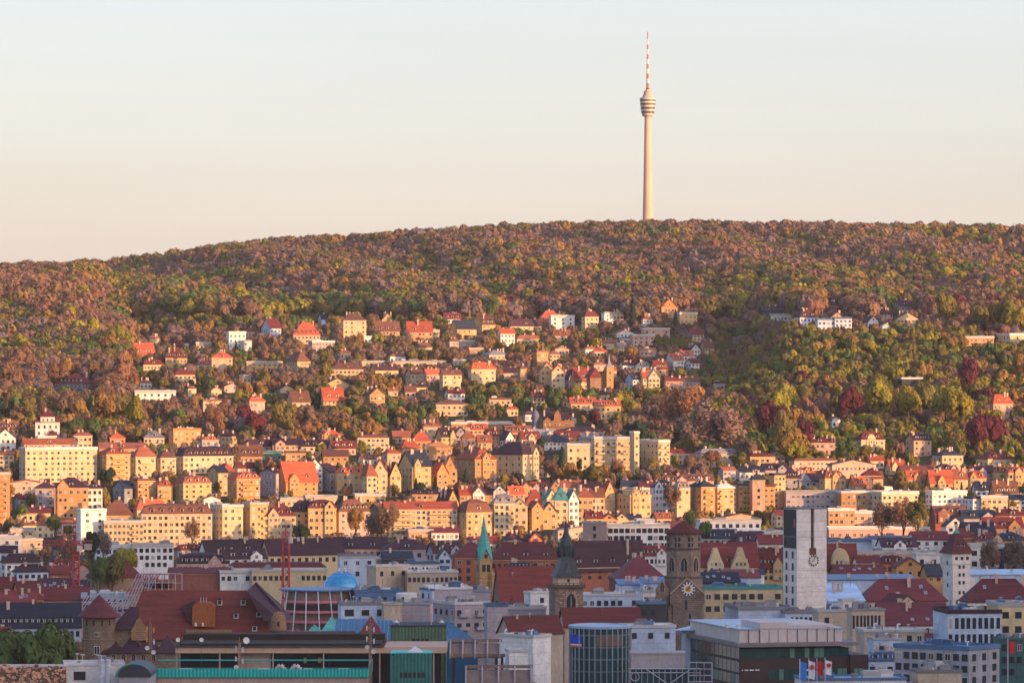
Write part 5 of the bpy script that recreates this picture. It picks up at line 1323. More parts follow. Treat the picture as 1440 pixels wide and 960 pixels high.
b = MB(); b.box(lx(549), lx(608), -.2, 10.2, lz(918), lz(916.8)); rr_ = b.obj('roof', simple('turquoise_paint',(.02,.42,.38),.5), o)
b = MB(); b.prism([(lx(573),1),(lx(594),1),(lx(594),6),(lx(573),6)], lz(917), lz(908.5), 0, [(lx(583.5),3.5)]*4); b.obj('pyramid_skylight', mat('skylight',(.66,.60,.60),.3,'plain'), rr_)
for i in range(6): p = 562+i*6.2; b = MB(); b.box(lx(p), lx(p+4.4), -.06, .1, lz(952), lz(944.5)); b.obj('window', BLACK, o)
# concrete pergolas
def pergola(x0, x1, y0, y1, n, d, label):
    o, lx, lz, s = site('pergola', 'pergola', x0, x1, y0, y1, d, label)
    m = mat('pergola_concrete',(.23,.165,.135),.9,'wall')
    for y_, q in ((0, y1-4),(9, y0)): b = MB(); b.box(lx(x0)+ (1.2 if y_ else 2.5), lx(x1)-(1.2 if y_ else .3), y_, y_+.5, lz(q+3), lz(q)+.3); b.obj('beam', m, o)
    for i in range(n+1):
        p = x0+9+(x1-x0-18)*i/n
        b = MB(); pts = [(-.6, lz(y1-4)), (3, lz(y1-8)), (7, lz(y0+2)), (9.8, lz(y0-1.5))]
        for (ya, za), (yb_, zb_) in zip(pts, pts[1:]):
            b.add([(lx(p)-.2,ya,za-.9),(lx(p)+.2,ya,za-.9),(lx(p)+.2,yb_,zb_-.9),(lx(p)-.2,yb_,zb_-.9),(lx(p)-.2,ya,za),(lx(p)+.2,ya,za),(lx(p)+.2,yb_,zb_),(lx(p)-.2,yb_,zb_)],[(0,3,2,1),(4,5,6,7),(0,1,5,4),(1,2,6,5),(2,3,7,6),(3,0,4,7)])
        b.obj('rib', mat('pergola_edge',(.40,.32,.28),.9,'wall'), o)
    b = MB(); b.add([(lx(x0+8),1,lz(y1-5)-.9),(lx(x1-8),1,lz(y1-5)-.9),(lx(x1-8),9,lz(y0)-.9),(lx(x0+8),9,lz(y0)-.9),(lx(x0+8),1,lz(y1-5)-1.1),(lx(x1-8),1,lz(y1-5)-1.1),(lx(x1-8),9,lz(y0)-1.1),(lx(x0+8),9,lz(y0)-1.1)],[(0,1,2,3),(7,6,5,4),(0,4,5,1),(1,5,6,2),(2,6,7,3),(3,7,4,0)]); b.obj('roof', m, o)
    for p in (x0+14, x1-14, x1-6): b = MB(); b.box(lx(p)-.35, lx(p)+.35, 3, 3.7, -1, lz(y1-6)-.9); b.obj('post', DARKM, o)
pergola(624, 712, 902, 924, 4, 1190, 'brown concrete roof pergola with ribs behind the teal tower')
pergola(646, 756, 939, 964, 4, 1130, 'nearer brown concrete pergola with ribs at the bottom frame edge')
# small things at the bottom left
d = 1125
for k, p in enumerate((143.5, 152.5)):
    o, lx, lz, s = site('flue_pipe', 'pipe', p-4, p+4, 925, 964, d, ('pale grey flue pipe with cap beside its twin, the left one' if k == 0 else 'pale grey flue pipe with cap beside its twin, the right one'), group='flue pipes', box=False)
    b = MB(); b.lathe([(.68,-1),(.68,lz(929)),(.74,lz(928.5)),(.74,lz(927)),(.3,lz(926))], 16); b.obj('pipe', mat('flue_grey',(.50,.52,.56),.5,'plain'), o)
    b = MB(); b.lathe([(.76,lz(936)),(.78,lz(935.8)),(.78,lz(935)),(.7,lz(934.8))], 16); b.obj('collar', STEEL, o)
o, lx, lz, s = site('street_lamp', 'lamp', 134, 145, 920, 930, 1122, 'tall thin lamp pole with side arm above the two flue pipes', box=False)
b = MB(); b.tube((lx(143),0,0),(lx(143),0,lz(921)),.09,5); b.obj('pole', STEEL, o)
b = MB(); b.tube((lx(143),0,lz(921)),(lx(135),0,lz(921)),.09,5); b.obj('arm', STEEL, o)
o, lx, lz, s = site('vaulted_roof', 'building', 164, 214, 931, 964, 1120, 'small hall with dark blue vaulted roof and green gutter')
b = MB(); ar = [(lx(190)+24*s*cos(t), lz(950)+17*s*sin(t)) for t in np.linspace(0, pi, 14)]
b.face_prism(ar, -2, 18); b.obj('roof', mat('vault_roof',(.03,.04,.055),.5,'roof'), o)
b = MB(); b.box(lx(168), lx(212), -1.6, 17, -1, lz(950)); b.obj('wall', wm('gr'), o)
b = MB(); pp = [(lx(190)+25*s*cos(t), -2.1, lz(950)+18*s*sin(t)) for t in np.linspace(pi*.35, pi*1.02, 10)]
for q, t in zip(pp, pp[1:]): b.tube(q, t, .3, 6)
b.obj('gutter', simple('gutter_green',(.05,.22,.20),.5), o)
o, lx, lz, s = site('rubble_wall', 'wall', -6, 94, 932, 964, 1128, 'rough wall of orange and brown rubble stone at the lower left edge')
b = MB(); b.box(lx(-6), lx(93), 0, 4, -1, lz(938)); b.obj('wall', mat('rubble',(.30,.17,.11),.95,'stone',var=.4), o)
rr = random.Random(3)
b = MB()
for i in range(330):
    px_, py_ = rr.uniform(-4, 91), rr.uniform(935, 963); w_ = rr.uniform(.22,.75); a0 = rr.uniform(0,6)
    k_ = rr.randint(5,7); y_ = -rr.uniform(.1,.7)
    b.face_prism([(lx(px_)+w_*rr.uniform(.7,1.1)*cos(a0+2*pi*q/k_), lz(py_)+w_*.7*rr.uniform(.7,1.1)*sin(a0+2*pi*q/k_)) for q in range(k_)], y_, .2, 0 if rr.random() < .6 else 1)
b.obj('stones', [mat('rubble_stone',(.62,.34,.22),.95,'plain',var=.4), mat('rubble_dark',(.17,.11,.09),.95,'plain',var=.4)], o)
b = MB(); b.box(lx(-6), lx(93), -.3, 4.3, lz(937), lz(934.5)); b.obj('coping', mat('coping',(.50,.46,.44),.9,'wall'), o)
# blue glass hall roofs and teal tent roofs in the middle
def tent(xl, xr, yt, ye, d, label, m, nm='tent_roof', cat='roof', wc='rb'):
    o, lx, lz, s = site(nm, cat, xl, xr, yt, ye, d, label)
    h_ = (xr-xl)/2*s
    b = MB(); b.prism([(-h_,0),(h_,0),(h_,2*h_),(-h_,2*h_)], lz(ye), lz(yt), 0, [(0,h_)]*4); b.obj('roof_cover', m, o)
    b = MB(); b.box(-h_*.95,h_*.95,.1,2*h_-.1,-1,lz(ye)); b.obj('wall', wm(wc), o)
tent(450, 482, 866, 889, 1380, 'larger turquoise tent roof pavilion below the blue dome', COPPER, 'tent_pavilion', 'pavilion')
tent(431, 453, 877, 889, 1370, 'smaller turquoise tent roof pavilion below the blue dome', COPPER, 'tent_pavilion', 'pavilion')
BGL = mat('blue_glass_roof', (.015,.11,.21), .2, 'plain', .6, .2)
tent(498, 544, 866, 899, 1300, 'dark brown pyramid roofed house with steel antenna before it', rm('mr'), 'pyramid_house', 'house', 'br')
for xl, xr, yt, ye, d_, lb_ in ((470,524,873,895,1350,'blue glass hall roof left of the brown pyramid roof'),(528,562,875,900,1345,'blue glass hall roof right of the brown pyramid roof'),(622,672,876,902,1310,'pointed blue glass roof right of the olive panelled box')):
    o, lx, lz, s = site('glass_hall', 'hall', xl, xr, yt, ye, d_, lb_)
    b = MB(); b.add([(lx(xl),0,lz(ye)),(lx(xr),0,lz(ye)),(lx(xr),14,lz(yt)),(lx(xl),14,lz(yt)),(lx(xl),14,0),(lx(xr),14,0),(lx(xl),0,0),(lx(xr),0,0)] if xl < 600 else
             [(lx(xl),0,lz(ye)),(lx(xr),0,lz(ye)),(lx(xl+6),14,lz(yt)),(lx(xl),14,lz(yt)),(lx(xl),14,0),(lx(xl+6),14,0),(lx(xl),0,0),(lx(xr),0,0)],[(0,1,2,3),(3,2,5,4),(6,7,1,0),(0,3,4,6),(1,7,5,2)]); b.obj('glass_roof', BGL, o)
    b = MB()
    for i in range(7):
        u = i/6; xa = lx(xl)+(lx(xr)-lx(xl))*u; xb = xa if xl < 600 else lx(xl)+(lx(xl+6)-lx(xl))*u
        b.tube((xa,0,lz(ye)+.05),(xb,14,lz(yt)+.05),.1,4)
    b.obj('glazing_bars', simple('blue_steel',(.10,.22,.34),.4), o)
# round white tank on the blue roofs
o, lx, lz, s = site('roof_tank', 'tank', 556, 587, 832, 850, 1465, 'round white tank with one dark opening on the blue grey roofs')
b = MB(); r = 15*s; b.lathe([(r,0),(r,lz(835)),(r*.9,lz(833.5)),(.2,lz(833))], 28, (0,r)); b.obj('shell', wm('wh'), o); window(o, -1.2, r*.06, lz(841), .9, 1.1, -.2, True)
b = MB(); b.lathe([(r*1.02,lz(846)),(r*1.03,lz(845.5)),(r*1.03,lz(844.5)),(r*1.0,lz(844))], 28, (0,r)); b.obj('band', STEEL, o)
# grass on the roof lawn
# castle like mansion, hillside church and others on the slope
d = hit(787, 609)
o, lx, lz, s = site('castle_mansion', 'mansion', 752, 810, 573, 610, d, 'ornate orange mansion with stepped gables and small blue turret', z=gz1(X(785,d),d))
OST = mat('orange_stone',(.44,.215,.085),.9,'stone',var=.2)
b = MB(); b.box(lx(764), lx(806), 0, 12, -2, lz(592)); b.obj('wall', OST, o)
for a, c, q in ((776,792,576),(792,808,588),(764,776,586)):
    m_ = (a+c)/2; b = MB(); b.face_prism([(lx(a),lz(600)),(lx(c),lz(600)),(lx(c),lz(592)),(lx(c)-(c-a)*s*.18,lz(590)),(lx(c)-(c-a)*s*.22,lz((q+590)/2)),(lx(m_)+.9,lz(q+3)),(lx(m_),lz(q)),(lx(m_)-.9,lz(q+3)),(lx(a)+(c-a)*s*.22,lz((q+590)/2)),(lx(a)+(c-a)*s*.18,lz(590)),(lx(a),lz(592))], -.8, 1.5); g_ = b.obj('stepped_gable', OST, o)
    for t in (-1.2,1.2): window(o, lx(m_)+t, -.83, lz(597), .9, 1.5)
b = MB(); b.add([(lx(763),-.5,lz(592)),(lx(807),-.5,lz(592)),(lx(807),13,lz(592)),(lx(763),13,lz(592)),(lx(766),6,lz(577)),(lx(800),6,lz(581))],[(0,1,5,4),(1,2,5),(2,3,4,5),(3,0,4)]); b.obj('roof', rm('pl'), o)
b = MB(); b.lathe([(1.9,-2),(1.9,lz(586)),(2.3,lz(586)),(2.3,lz(585)),(1.6,lz(580)),(.5,lz(577)),(.02,lz(573))], 12, (lx(753),4)); b.obj('turret', mat('blue_turret',(.12,.13,.22),.6,'plain'), o)
for i in range(5): window(o, lx(768+i*8.5), -.04, lz(604), 1.1, 1.7)
chimney(o, lx(765.5), 3, lz(592), lz(577))
d = hit(850, 556)
o, lx, lz, s = site('hillside_church', 'church', 828, 866, 496, 556, d, 'small orange stone church with pointed spire on the villa slope', z=gz1(X(848,d),d), rz=R(15))
b = MB(); h = 5.0*s; b.box(lx(857)-h, lx(857)+h, -h, h, -3, lz(517)); b.obj('tower_wall', mat('church_yellow',(.52,.31,.12),.9,'stone',var=.15), o)
b = MB(); x_ = lx(857); b.prism([(x_-h*1.1,-h*1.1),(x_+h*1.1,-h*1.1),(x_+h*1.1,h*1.1),(x_-h*1.1,h*1.1)], lz(517), lz(511), 0, [(x_-h*.4,-h*.4),(x_+h*.4,-h*.4),(x_+h*.4,h*.4),(x_-h*.4,h*.4)])
b.prism([(x_-h*.4,-h*.4),(x_+h*.4,-h*.4),(x_+h*.4,h*.4),(x_-h*.4,h*.4)], lz(511), lz(497), 0, [(x_,0)]*4); b.obj('spire', mat('spire_grey',(.30,.27,.26),.7,'roof'), o)
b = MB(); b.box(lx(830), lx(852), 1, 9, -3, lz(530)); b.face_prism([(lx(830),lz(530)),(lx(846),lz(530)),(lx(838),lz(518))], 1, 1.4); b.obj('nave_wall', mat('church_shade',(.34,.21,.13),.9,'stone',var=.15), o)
b = MB(); b.face_prism([(lx(828),lz(531)),(lx(848),lz(531)),(lx(838),lz(517))], .6, 12); b.obj('nave_roof', rm('dr'), o)
for q in (524,534,544): window(o, x_, -h-.02, lz(q), .7, 1.4, 0, True)
d = hit(67, 630)
o, lx, lz, s = site('turreted_house', 'house', 48, 86, 574, 630, d, 'tall white house with dark red turret roof and balcony gable', z=gz1(X(67,d),d), rz=R(8))
b = MB(); b.box(lx(50), lx(84), 0, 11, -3, lz(593)); b.box(lx(53), lx(80), -1.5, 0, -3, lz(612)); b.obj('wall', wm('wh'), o)
b = MB(); b.add([(lx(48),-1,lz(593)),(lx(86),-1,lz(593)),(lx(86),12,lz(593)),(lx(48),12,lz(593)),(lx(60),5,lz(581)),(lx(74),5,lz(581))],[(0,1,5,4),(1,2,5),(2,3,4,5),(3,0,4),(3,2,1,0)]); rf = b.obj('roof', rm('dr'), o)
b = MB(); b.box(lx(57), lx(77), -.6, 4, lz(594), lz(586)); b.obj('attic_storey', wm('wh'), o)
b = MB(); b.prism([(lx(54),-1),(lx(80),-1),(lx(80),5),(lx(54),5)], lz(586), lz(578), 0, [(lx(67),2)]*4); b.obj('turret_roof', rm('dr'), rf)
chimney(rf, lx(64.5), 3, lz(582), lz(574), .9)
b = MB(); b.face_prism([(lx(66),lz(612)),(lx(82),lz(612)),(lx(74),lz(604))], -1.8, 0); b.obj('gable_roof', rm('dr'), rf)
for q in (600,609,619):
    for p in (55,63,71,79): window(o, lx(p), -.04 if (q < 610) else (-1.54 if 53 < p < 79 else -.04), lz(q), 1.2, 2.0)
for p in (61,67,73): window(o, lx(p), -.64, lz(590), 1.0, 1.4)
# pointed and round gables set into two long roofs
def front_gable(px, yt, yb, wpx, d, wc, near, rnd_=False):
    """a wall gable that breaks through the roof of the row it belongs to"""
    root = min((t for t in THINGS if t[0].get('category') == 'house'), key=lambda t: abs(t[1]-near[0])+abs(t[2]-near[1]))[0]
    s = d/F; M = root.rotation_euler.z; gx_, gy_ = X(px,d)-root.location.x, d-root.location.y
    xl_, yl_ = gx_*cos(-M)-gy_*sin(-M), gx_*sin(-M)+gy_*cos(-M); z_ = -root.location.z; hw = wpx/2*s
    za, zt = Z(yb,d)+z_, Z(yt,d)+z_; zm = za+(zt-za)*.34
    if rnd_: out = [(xl_-hw,za),(xl_+hw,za),(xl_+hw,zm)]+[(xl_+hw*cos(t),zm+(zt-zm)*sin(t)) for t in np.linspace(.1,pi-.1,9)]+[(xl_-hw,zm)]
    else: out = [(xl_-hw,za),(xl_+hw,za),(xl_+hw,zm),(xl_+hw*.52,zt-(zt-zm)*.5),(xl_+hw*.2,zt),(xl_-hw*.2,zt),(xl_-hw*.52,zt-(zt-zm)*.5),(xl_-hw,zm)]
    b = MB(); b.face_prism(out, yl_-1.2, yl_+3); g = b.obj('front_gable', wm(wc), root)
    for i, t in enumerate((-.5,0,.5)): w_ = window(root, xl_+t*hw, yl_-1.24, zm+.3, hw*.3, 1.5); w_.parent = g
    for t in (-.5,.5): w_ = window(root, xl_+t*hw, yl_-1.24, za+(zm-za)*.45, hw*.32, 1.7); w_.parent = g
front_gable(1006, 770, 806, 23, 1698, 'cr', (1026,788)); front_gable(1041, 769, 806, 23, 1698, 'cr', (1026,788))
front_gable(1182, 770, 802, 24, 1698, 'cr', (1183,790), True)
front_gable(1224, 610, 628, 15, hit(1224,641)-.5, 'cr', (1224,624), True)
# ------------------------------------------------------------------ trees
def leaf_mat(name, attr):
    m, t, b = new_mat(name); L = t.links.new; N = t.nodes.new
    b.inputs['Roughness'].default_value = .8; b.inputs['Specular IOR Level'].default_value = .15
    if attr == 'INSTANCER':
        a = N('ShaderNodeAttribute'); a.attribute_type = 'INSTANCER'; a.attribute_name = 'tint'; col = a.outputs['Color']
    else:
        a = N('ShaderNodeObjectInfo'); col = a.outputs['Color']
    g = N('ShaderNodeTexCoord'); n = N('ShaderNodeTexNoise'); n.inputs['Scale'].default_value = 2.2; n.inputs['Detail'].default_value = 3
    L(g.outputs['Object'], n.inputs['Vector'])
    r = N('ShaderNodeMapRange'); r.inputs['From Min'].default_value = .3; r.inputs['From Max'].default_value = .7; r.inputs['To Min'].default_value = .8; r.inputs['To Max'].default_value = 1.2
    L(n.outputs[0], r.inputs['Value'])
    s = N('ShaderNodeVectorMath'); s.operation = 'SCALE'; L(col, s.inputs[0]); L(r.outputs[0], s.inputs['Scale'])
    L(s.outputs[0], b.inputs['Base Color'])
    tr = N('ShaderNodeBsdfTranslucent'); L(s.outputs[0], tr.inputs['Color']); mx = N('ShaderNodeMixShader'); mx.inputs[0].default_value = .24
    out = t.nodes['Material Output']; L(b.outputs[0], mx.inputs[1]); L(tr.outputs[0], mx.inputs[2]); L(mx.outputs[0], out.inputs['Surface'])
    return m
LEAF_I, LEAF_S = leaf_mat('leaves', 'OBJECT'), leaf_mat('forest_leaves', 'INSTANCER')
def quads(P, Nn, size, rng, asp=None, up=None):
    """leaf clump faces at P facing Nn"""
    n = len(P); Nn = Nn/np.maximum(np.linalg.norm(Nn, axis=1, keepdims=True), 1e-6)
    ref = rng.normal(size=(n,3)) if up is None else up
    U = np.cross(Nn, ref); U /= np.maximum(np.linalg.norm(U, axis=1, keepdims=True), 1e-6); V = np.cross(Nn, U)
    su = (size*rng.uniform(.6,1.4,n))[:,None]; sv = su*(rng.uniform(.6,1.2,n)[:,None] if asp is None else asp)
    v = np.stack([P-U*su-V*sv*.6, P+U*su*.7-V*sv, P+U*su+V*sv*.7, P-U*su*.6+V*sv], 1).reshape(-1,3)
    return v
def crown_mesh(kind, seed, n, m, name='crown'):
    """crown of unit radius, base of the crown at z = 0, height 1.5 (broad) or 2.6 (conifer)"""
    rng = np.random.default_rng(seed)
    def dirs(k):
        d = rng.normal(size=(k,3)); return d/np.linalg.norm(d, axis=1, keepdims=True)
    core = None
    if kind == 'conifer':
        t = rng.random(n)**.75; z = t*2.6; r = (1-t)*.62*(1+.25*np.sin(z*9+rng.uniform(0,6)))*rng.uniform(.75,1.05,n)+.03
        a = rng.uniform(0, 2*pi, n); P = np.stack([r*np.cos(a), r*np.sin(a), z], 1); Nn = np.stack([np.cos(a), np.sin(a), .5+0*a], 1)+rng.normal(size=(n,3))*.3
        v = quads(P, Nn, .11 if n < 1000 else .075, rng)
    elif kind == 'bare':
        k = rng.integers(6,9); c = dirs(k)*np.array([.5,.5,.45])+np.array([0,0,.8]); rr = rng.uniform(.35,.5,k)
        i = rng.integers(0,k,n); d = dirs(n); P = c[i]+d*rr[i][:,None]*(rng.random(n)**.4)[:,None]
        T = P-np.array([0,0,-.3]); T /= np.linalg.norm(T, axis=1, keepdims=True); T += rng.normal(size=(n,3))*.3
        Nn = d+rng.normal(size=(n,3))*.35; v = quads(P, Nn, .04 if n < 1000 else .022, rng, asp=3.2, up=np.cross(T, Nn))
    else:
        k = {'broad':9,'tall':10,'lumpy':14}[kind] if n > 1000 else {'broad':5,'tall':5,'lumpy':7}[kind]; fl = {'broad':(.55,.55,.42),'tall':(.42,.42,.70),'lumpy':(.62,.62,.40)}[kind]
        c = dirs(k)*np.array(fl)*rng.uniform(.55,1,(k,1))+np.array([0,0,.78 if kind != 'tall' else .95]); rr = rng.uniform(.26,.46,k) if n > 1000 else rng.uniform(.40,.60,k)
        i = rng.integers(0,k,n); d = dirs(n); d[:,2] = np.where(rng.random(n) < .7, np.abs(d[:,2]), d[:,2]); P = c[i]+d*(rr[i]*rng.uniform(.8,1.12,n))[:,None]
        ins = np.zeros(n, bool)
        for j in range(k): ins |= (np.linalg.norm(P-c[j], axis=1) < rr[j]*.78)
        P, d = P[~ins], d[~ins]; Nn = d+rng.normal(size=d.shape)*.2
        v = quads(P, Nn, .052 if n > 1000 else .11, rng)
    n = len(v)//4
    V, Fc = [v], [np.arange(4*n).reshape(-1,4)]
    if kind in ('broad','tall','lumpy'):              # inner boughs that stop the light
        o = 4*n
        for j in range(k):
            a = rr[j]*.62; q = c[j]
            oc = np.array([[a,0,0],[-a,0,0],[0,a,0],[0,-a,0],[0,0,a],[0,0,-a]])+q
            V.append(oc); Fc.append(np.array([[0,2,4,4],[2,1,4,4],[1,3,4,4],[3,0,4,4],[2,0,5,5],[1,2,5,5],[3,1,5,5],[0,3,5,5]])+o); o += 6
    elif kind == 'conifer':
        o = 4*n; ring = np.array([[.30*cos(2*pi*i/6), .30*sin(2*pi*i/6), .12] for i in range(6)]+[[0,0,2.4]]); V.append(ring)
        Fc.append(np.array([[i,(i+1)%6,6,6] for i in range(6)])+o)
    V = np.concatenate(V); Fc = np.concatenate(Fc)
    me = bpy.data.meshes.new(name); fl = [tuple(f) if f[2] != f[3] else tuple(f[:3]) for f in Fc.tolist()]
    me.from_pydata(V.tolist(), [], fl); me.materials.append(m); me.update(); return me
BARK = mat('bark', (.075,.055,.042), .95, 'plain')
def trunk_mesh():
    b = MB(); b.lathe([(.16,-.12),(.10,.05),(.075,.5),(.04,1.0),(.015,1.35)], 7)
    for i in range(4):
        a = i*1.7; b.tube((0,0,.55+.1*i),(.35*cos(a),.35*sin(a),.95+.1*i),.028,5)
    return b.mesh('trunk', BARK)
TRUNK = trunk_mesh()
IND = {k: [crown_mesh(k, 100+i*7+j, n, LEAF_I) for j in range(nv)] for i,(k,n,nv) in enumerate((('broad',2600,4),('tall',2600,3),('lumpy',3000,3),('conifer',1500,2),('bare',2600,3)))}
# kinds of trees: colour, shape, what they are called
TINT = dict(rust=(.240,.130,.084), brown=(.210,.132,.086), grey=(.195,.142,.120), olive=(.175,.150,.042), lime=(.265,.235,.034), green=(.095,.140,.042), dark=(.032,.058,.034), beech=(.125,.034,.044), gold=(.29,.175,.055))
TPHRASE = dict(rust='rust brown budding tree', brown='brown half-leafed tree', grey='grey brown bare-twigged tree', olive='olive green spring tree', lime='yellow green fresh-leafed tree', green='mid green leafy tree', dark='dark evergreen tree', beech='purple red copper beech', gold='golden brown tree')
def clear_of_houses(x, d, z, h, r, tol=.07):
    """False where the crown would stand in front of a house the photograph shows"""
    s = F/d; px = 720+x*s; y1 = HY-(z-CZ)*s; y0 = y1-h*s; xa, xb = px-r*s*.8, px+r*s*.8
    m = (BX[:,4] > d-3)
    if not m.any(): return True
    B = BX[m]
    ox = np.minimum(xb, B[:,1])-np.maximum(xa, B[:,0]); oy = np.minimum(y1, B[:,3]-.12*(B[:,3]-B[:,2]))-np.maximum(y0, B[:,2])
    return not np.any((ox > 0) & (oy > 0) & (ox*oy > tol*np.minimum((B[:,1]-B[:,0])*(B[:,3]-B[:,2]), 900)))
BX = np.array([b for b in BOXES], float)
def inside_house(x, d):
    return np.any((np.abs(X((BX[:,0]+BX[:,1])/2, BX[:,4])-x) < (BX[:,1]-BX[:,0])*BX[:,4]/F*.5+1.5) & (d > BX[:,4]-2.5) & (d < BX[:,4]+14))
NTREE = [0]
def tree(x, d, z, h, r, tint, kind, label=None, py=None):
    col = np.array(TINT[tint])*rnd.uniform(.85,1.18)*np.array([rnd.uniform(.92,1.08),1,rnd.uniform(.85,1.15)])
    px = 720+F*x/d
    nm = {'conifer':'conifer_tree','bare':'bare_tree'}.get(kind, 'copper_beech' if tint == 'beech' else 'broadleaf_tree')
    o = thing(nm, 'tree', px, HY-(z+h*.6-CZ)*F/d, d, label, 'trees of the slope and town', TPHRASE[tint] if kind != 'conifer' else 'dark green pointed conifer', rnd.uniform(0,6.28), z, x)
    hc = {'conifer':2.6,'tall':1.75}.get(kind, 1.32); base = h*(.10 if kind == 'conifer' else .14)
    chh = min(h-base, r*{'conifer':9,'tall':3.4}.get(kind, 2.1)); base = h-chh
    c = link('crown', rnd.choice(IND[kind]), o, (0,0,base), None, (r, r*rnd.uniform(.9,1.1), chh/hc)); c.color = (*col, 1)
    link('trunk', TRUNK, o, (0,0,0), None, (r*.9, r*.9, h*.62)); NTREE[0] += 1
    return o
# trees the photograph shows singly: column, row of the foot, height m, radius m, colour, shape [distance]
HAND = """
20 940 11 11 green broad 1300
54 938 11 11 green lumpy 1290
82 936 9 9 green broad 1310
-4 942 10 9 green broad 1290
100 932 8 5 brown bare 1330
140 822 10 5 green broad 1640
158 818 10 6 olive lumpy 1650
180 814 11 6 lime broad 1665
128 790 12 5 dark broad 1760
95 800 12 5 brown bare 1730
145 790 13 5 grey bare 1800
30 735 24 8 green lumpy 0
45 720 22 8 olive broad 0
15 700 18 7 gold broad 0
58 745 20 8 rust bare 0
75 755 16 7 green broad 0
95 760 14 6 olive broad 0
150 700 14 5 dark broad 0
305 700 16 5 olive broad 0
270 760 8 4 brown bare 1960
425 756 6 5 dark lumpy 1990
488 700 13 6 brown bare 0
525 757 12 5 grey bare 1990
545 752 14 6 brown bare 1985
500 757 14 5 gold bare 1980
450 648 15 5 olive broad 0
510 645 15 6 lime broad 0
525 630 16 6 gold lumpy 0
555 700 14 6 olive broad 0
585 705 24 7 dark conifer 0
592 708 22 9 dark tall 0
612 700 22 6 dark conifer 0
655 684 20 6 dark conifer 0
708 690 24 7 lime tall 0
725 685 14 5 olive broad 0
730 690 12 6 dark broad 0
775 684 20 7 brown bare 0
790 680 24 6 dark conifer 0
802 688 22 8 gold broad 0
815 668 22 6 dark tall 0
835 690 22 9 olive lumpy 0
850 684 24 9 gold lumpy 0
868 684 20 8 rust bare 0
918 670 20 8 lime broad 0
895 660 14 4 dark conifer 0
950 664 15 5 lime broad 0
945 712 10 5 brown bare 1990
972 742 7 4 green bare 1940
990 758 7 4 green broad 1850
1015 668 12 6 olive broad 0
1240 745 11 6 brown bare 1980
1270 740 11 6 rust bare 1975
1290 745 12 6 olive bare 1960
1265 700 13 6 gold broad 0
1285 702 14 5 olive broad 0
1352 706 13 3 dark conifer 0
1425 716 10 6 lime broad 0
1392 812 13 6 brown bare 1745
1428 815 14 6 grey bare 1745
1235 695 12 6 gold bare 0
1130 700 10 5 dark broad 0
1195 600 22 9 beech lumpy 0
1130 650 22 8 beech broad 0
1362 565 26 9 beech broad 0
1372 645 22 9 beech lumpy 0
1394 640 22 9 beech broad 0
1085 622 22 10 beech lumpy 0
345 612 22 10 beech broad 0
360 618 20 9 beech lumpy 0
252 492 18 9 beech broad 0
805 452 20 12 beech broad 0
720 452 20 12 beech lumpy 0
1115 655 26 10 gold lumpy 0
1100 640 24 10 olive broad 0
1010 652 34 17 grey bare 0
1000 660 26 15 rust broad 0
975 668 26 14 brown lumpy 0
1040 662 26 12 olive lumpy 0
955 600 24 14 rust bare 0
1055 668 18 9 grey bare 0
1215 650 20 9 olive lumpy 0
1235 655 20 9 olive broad 0
1190 655 18 9 green broad 0
1240 600 24 10 lime broad 0
1275 600 23 10 lime lumpy 0
1330 605 23 10 lime broad 0
1350 610 24 10 lime lumpy 0
1395 610 22 10 lime broad 0
1300 590 26 10 olive broad 0
1230 585 22 9 lime broad 0
1090 610 24 10 lime lumpy 0
1108 592 20 9 lime broad 0
172 560 32 10 rust tall 0
190 612 22 9 lime broad 0
150 610 22 10 gold broad 0
130 500 26 12 lime broad 0
165 510 26 12 lime lumpy 0
150 520 24 12 gold broad 0
180 520 24 10 olive lumpy 0
30 545 26 13 rust broad 0
12 570 26 14 rust lumpy 0
30 520 24 8 lime tall 0
58 510 22 10 olive broad 0
100 600 26 12 brown lumpy 0
62 625 22 6 brown bare 0
235 600 20 8 brown lumpy 0
300 620 24 10 rust bare 0
320 600 24 10 brown lumpy 0
760 640 20 8 dark broad 0
745 590 18 7 dark broad 0
400 612 24 10 olive lumpy 0
430 608 24 10 brown broad 0
1440 545 30 12 gold lumpy 0
1418 470 22 9 lime broad 0
1398 468 20 9 olive lumpy 0
1380 470 18 8 olive broad 0
1436 474 20 9 lime lumpy 0
1425 455 18 9 gold broad 0
1330 465 26 12 olive broad 0
890 470 26 7 dark conifer 0
950 468 22 6 dark conifer 0
332 500 16 6 dark conifer 0
500 495 18 8 gold bare 0
895 640 18 7 dark lumpy 0
"""
for ln in HAND.strip().splitlines():
    q = ln.split(); px, py, h, r = map(float, q[:4]); d = float(q[6]) or hit(px, py)
    x = X(px, d); g = gz1(x,d)-.3
    if len(q) > 6 and q[6] != '0': h = max(h, Z(py, d)+h-g)      # foot hidden behind roofs: the tree stands on the ground below
    if len(q) < 7 or q[6] == '0':
        for k_ in range(4):
            if clear_of_houses(x, d, g, h, r, .30): break
            h *= .78; r *= .82
    tree(x, d, g, h, r, q[4], q[5])
NHAND = NTREE[0]
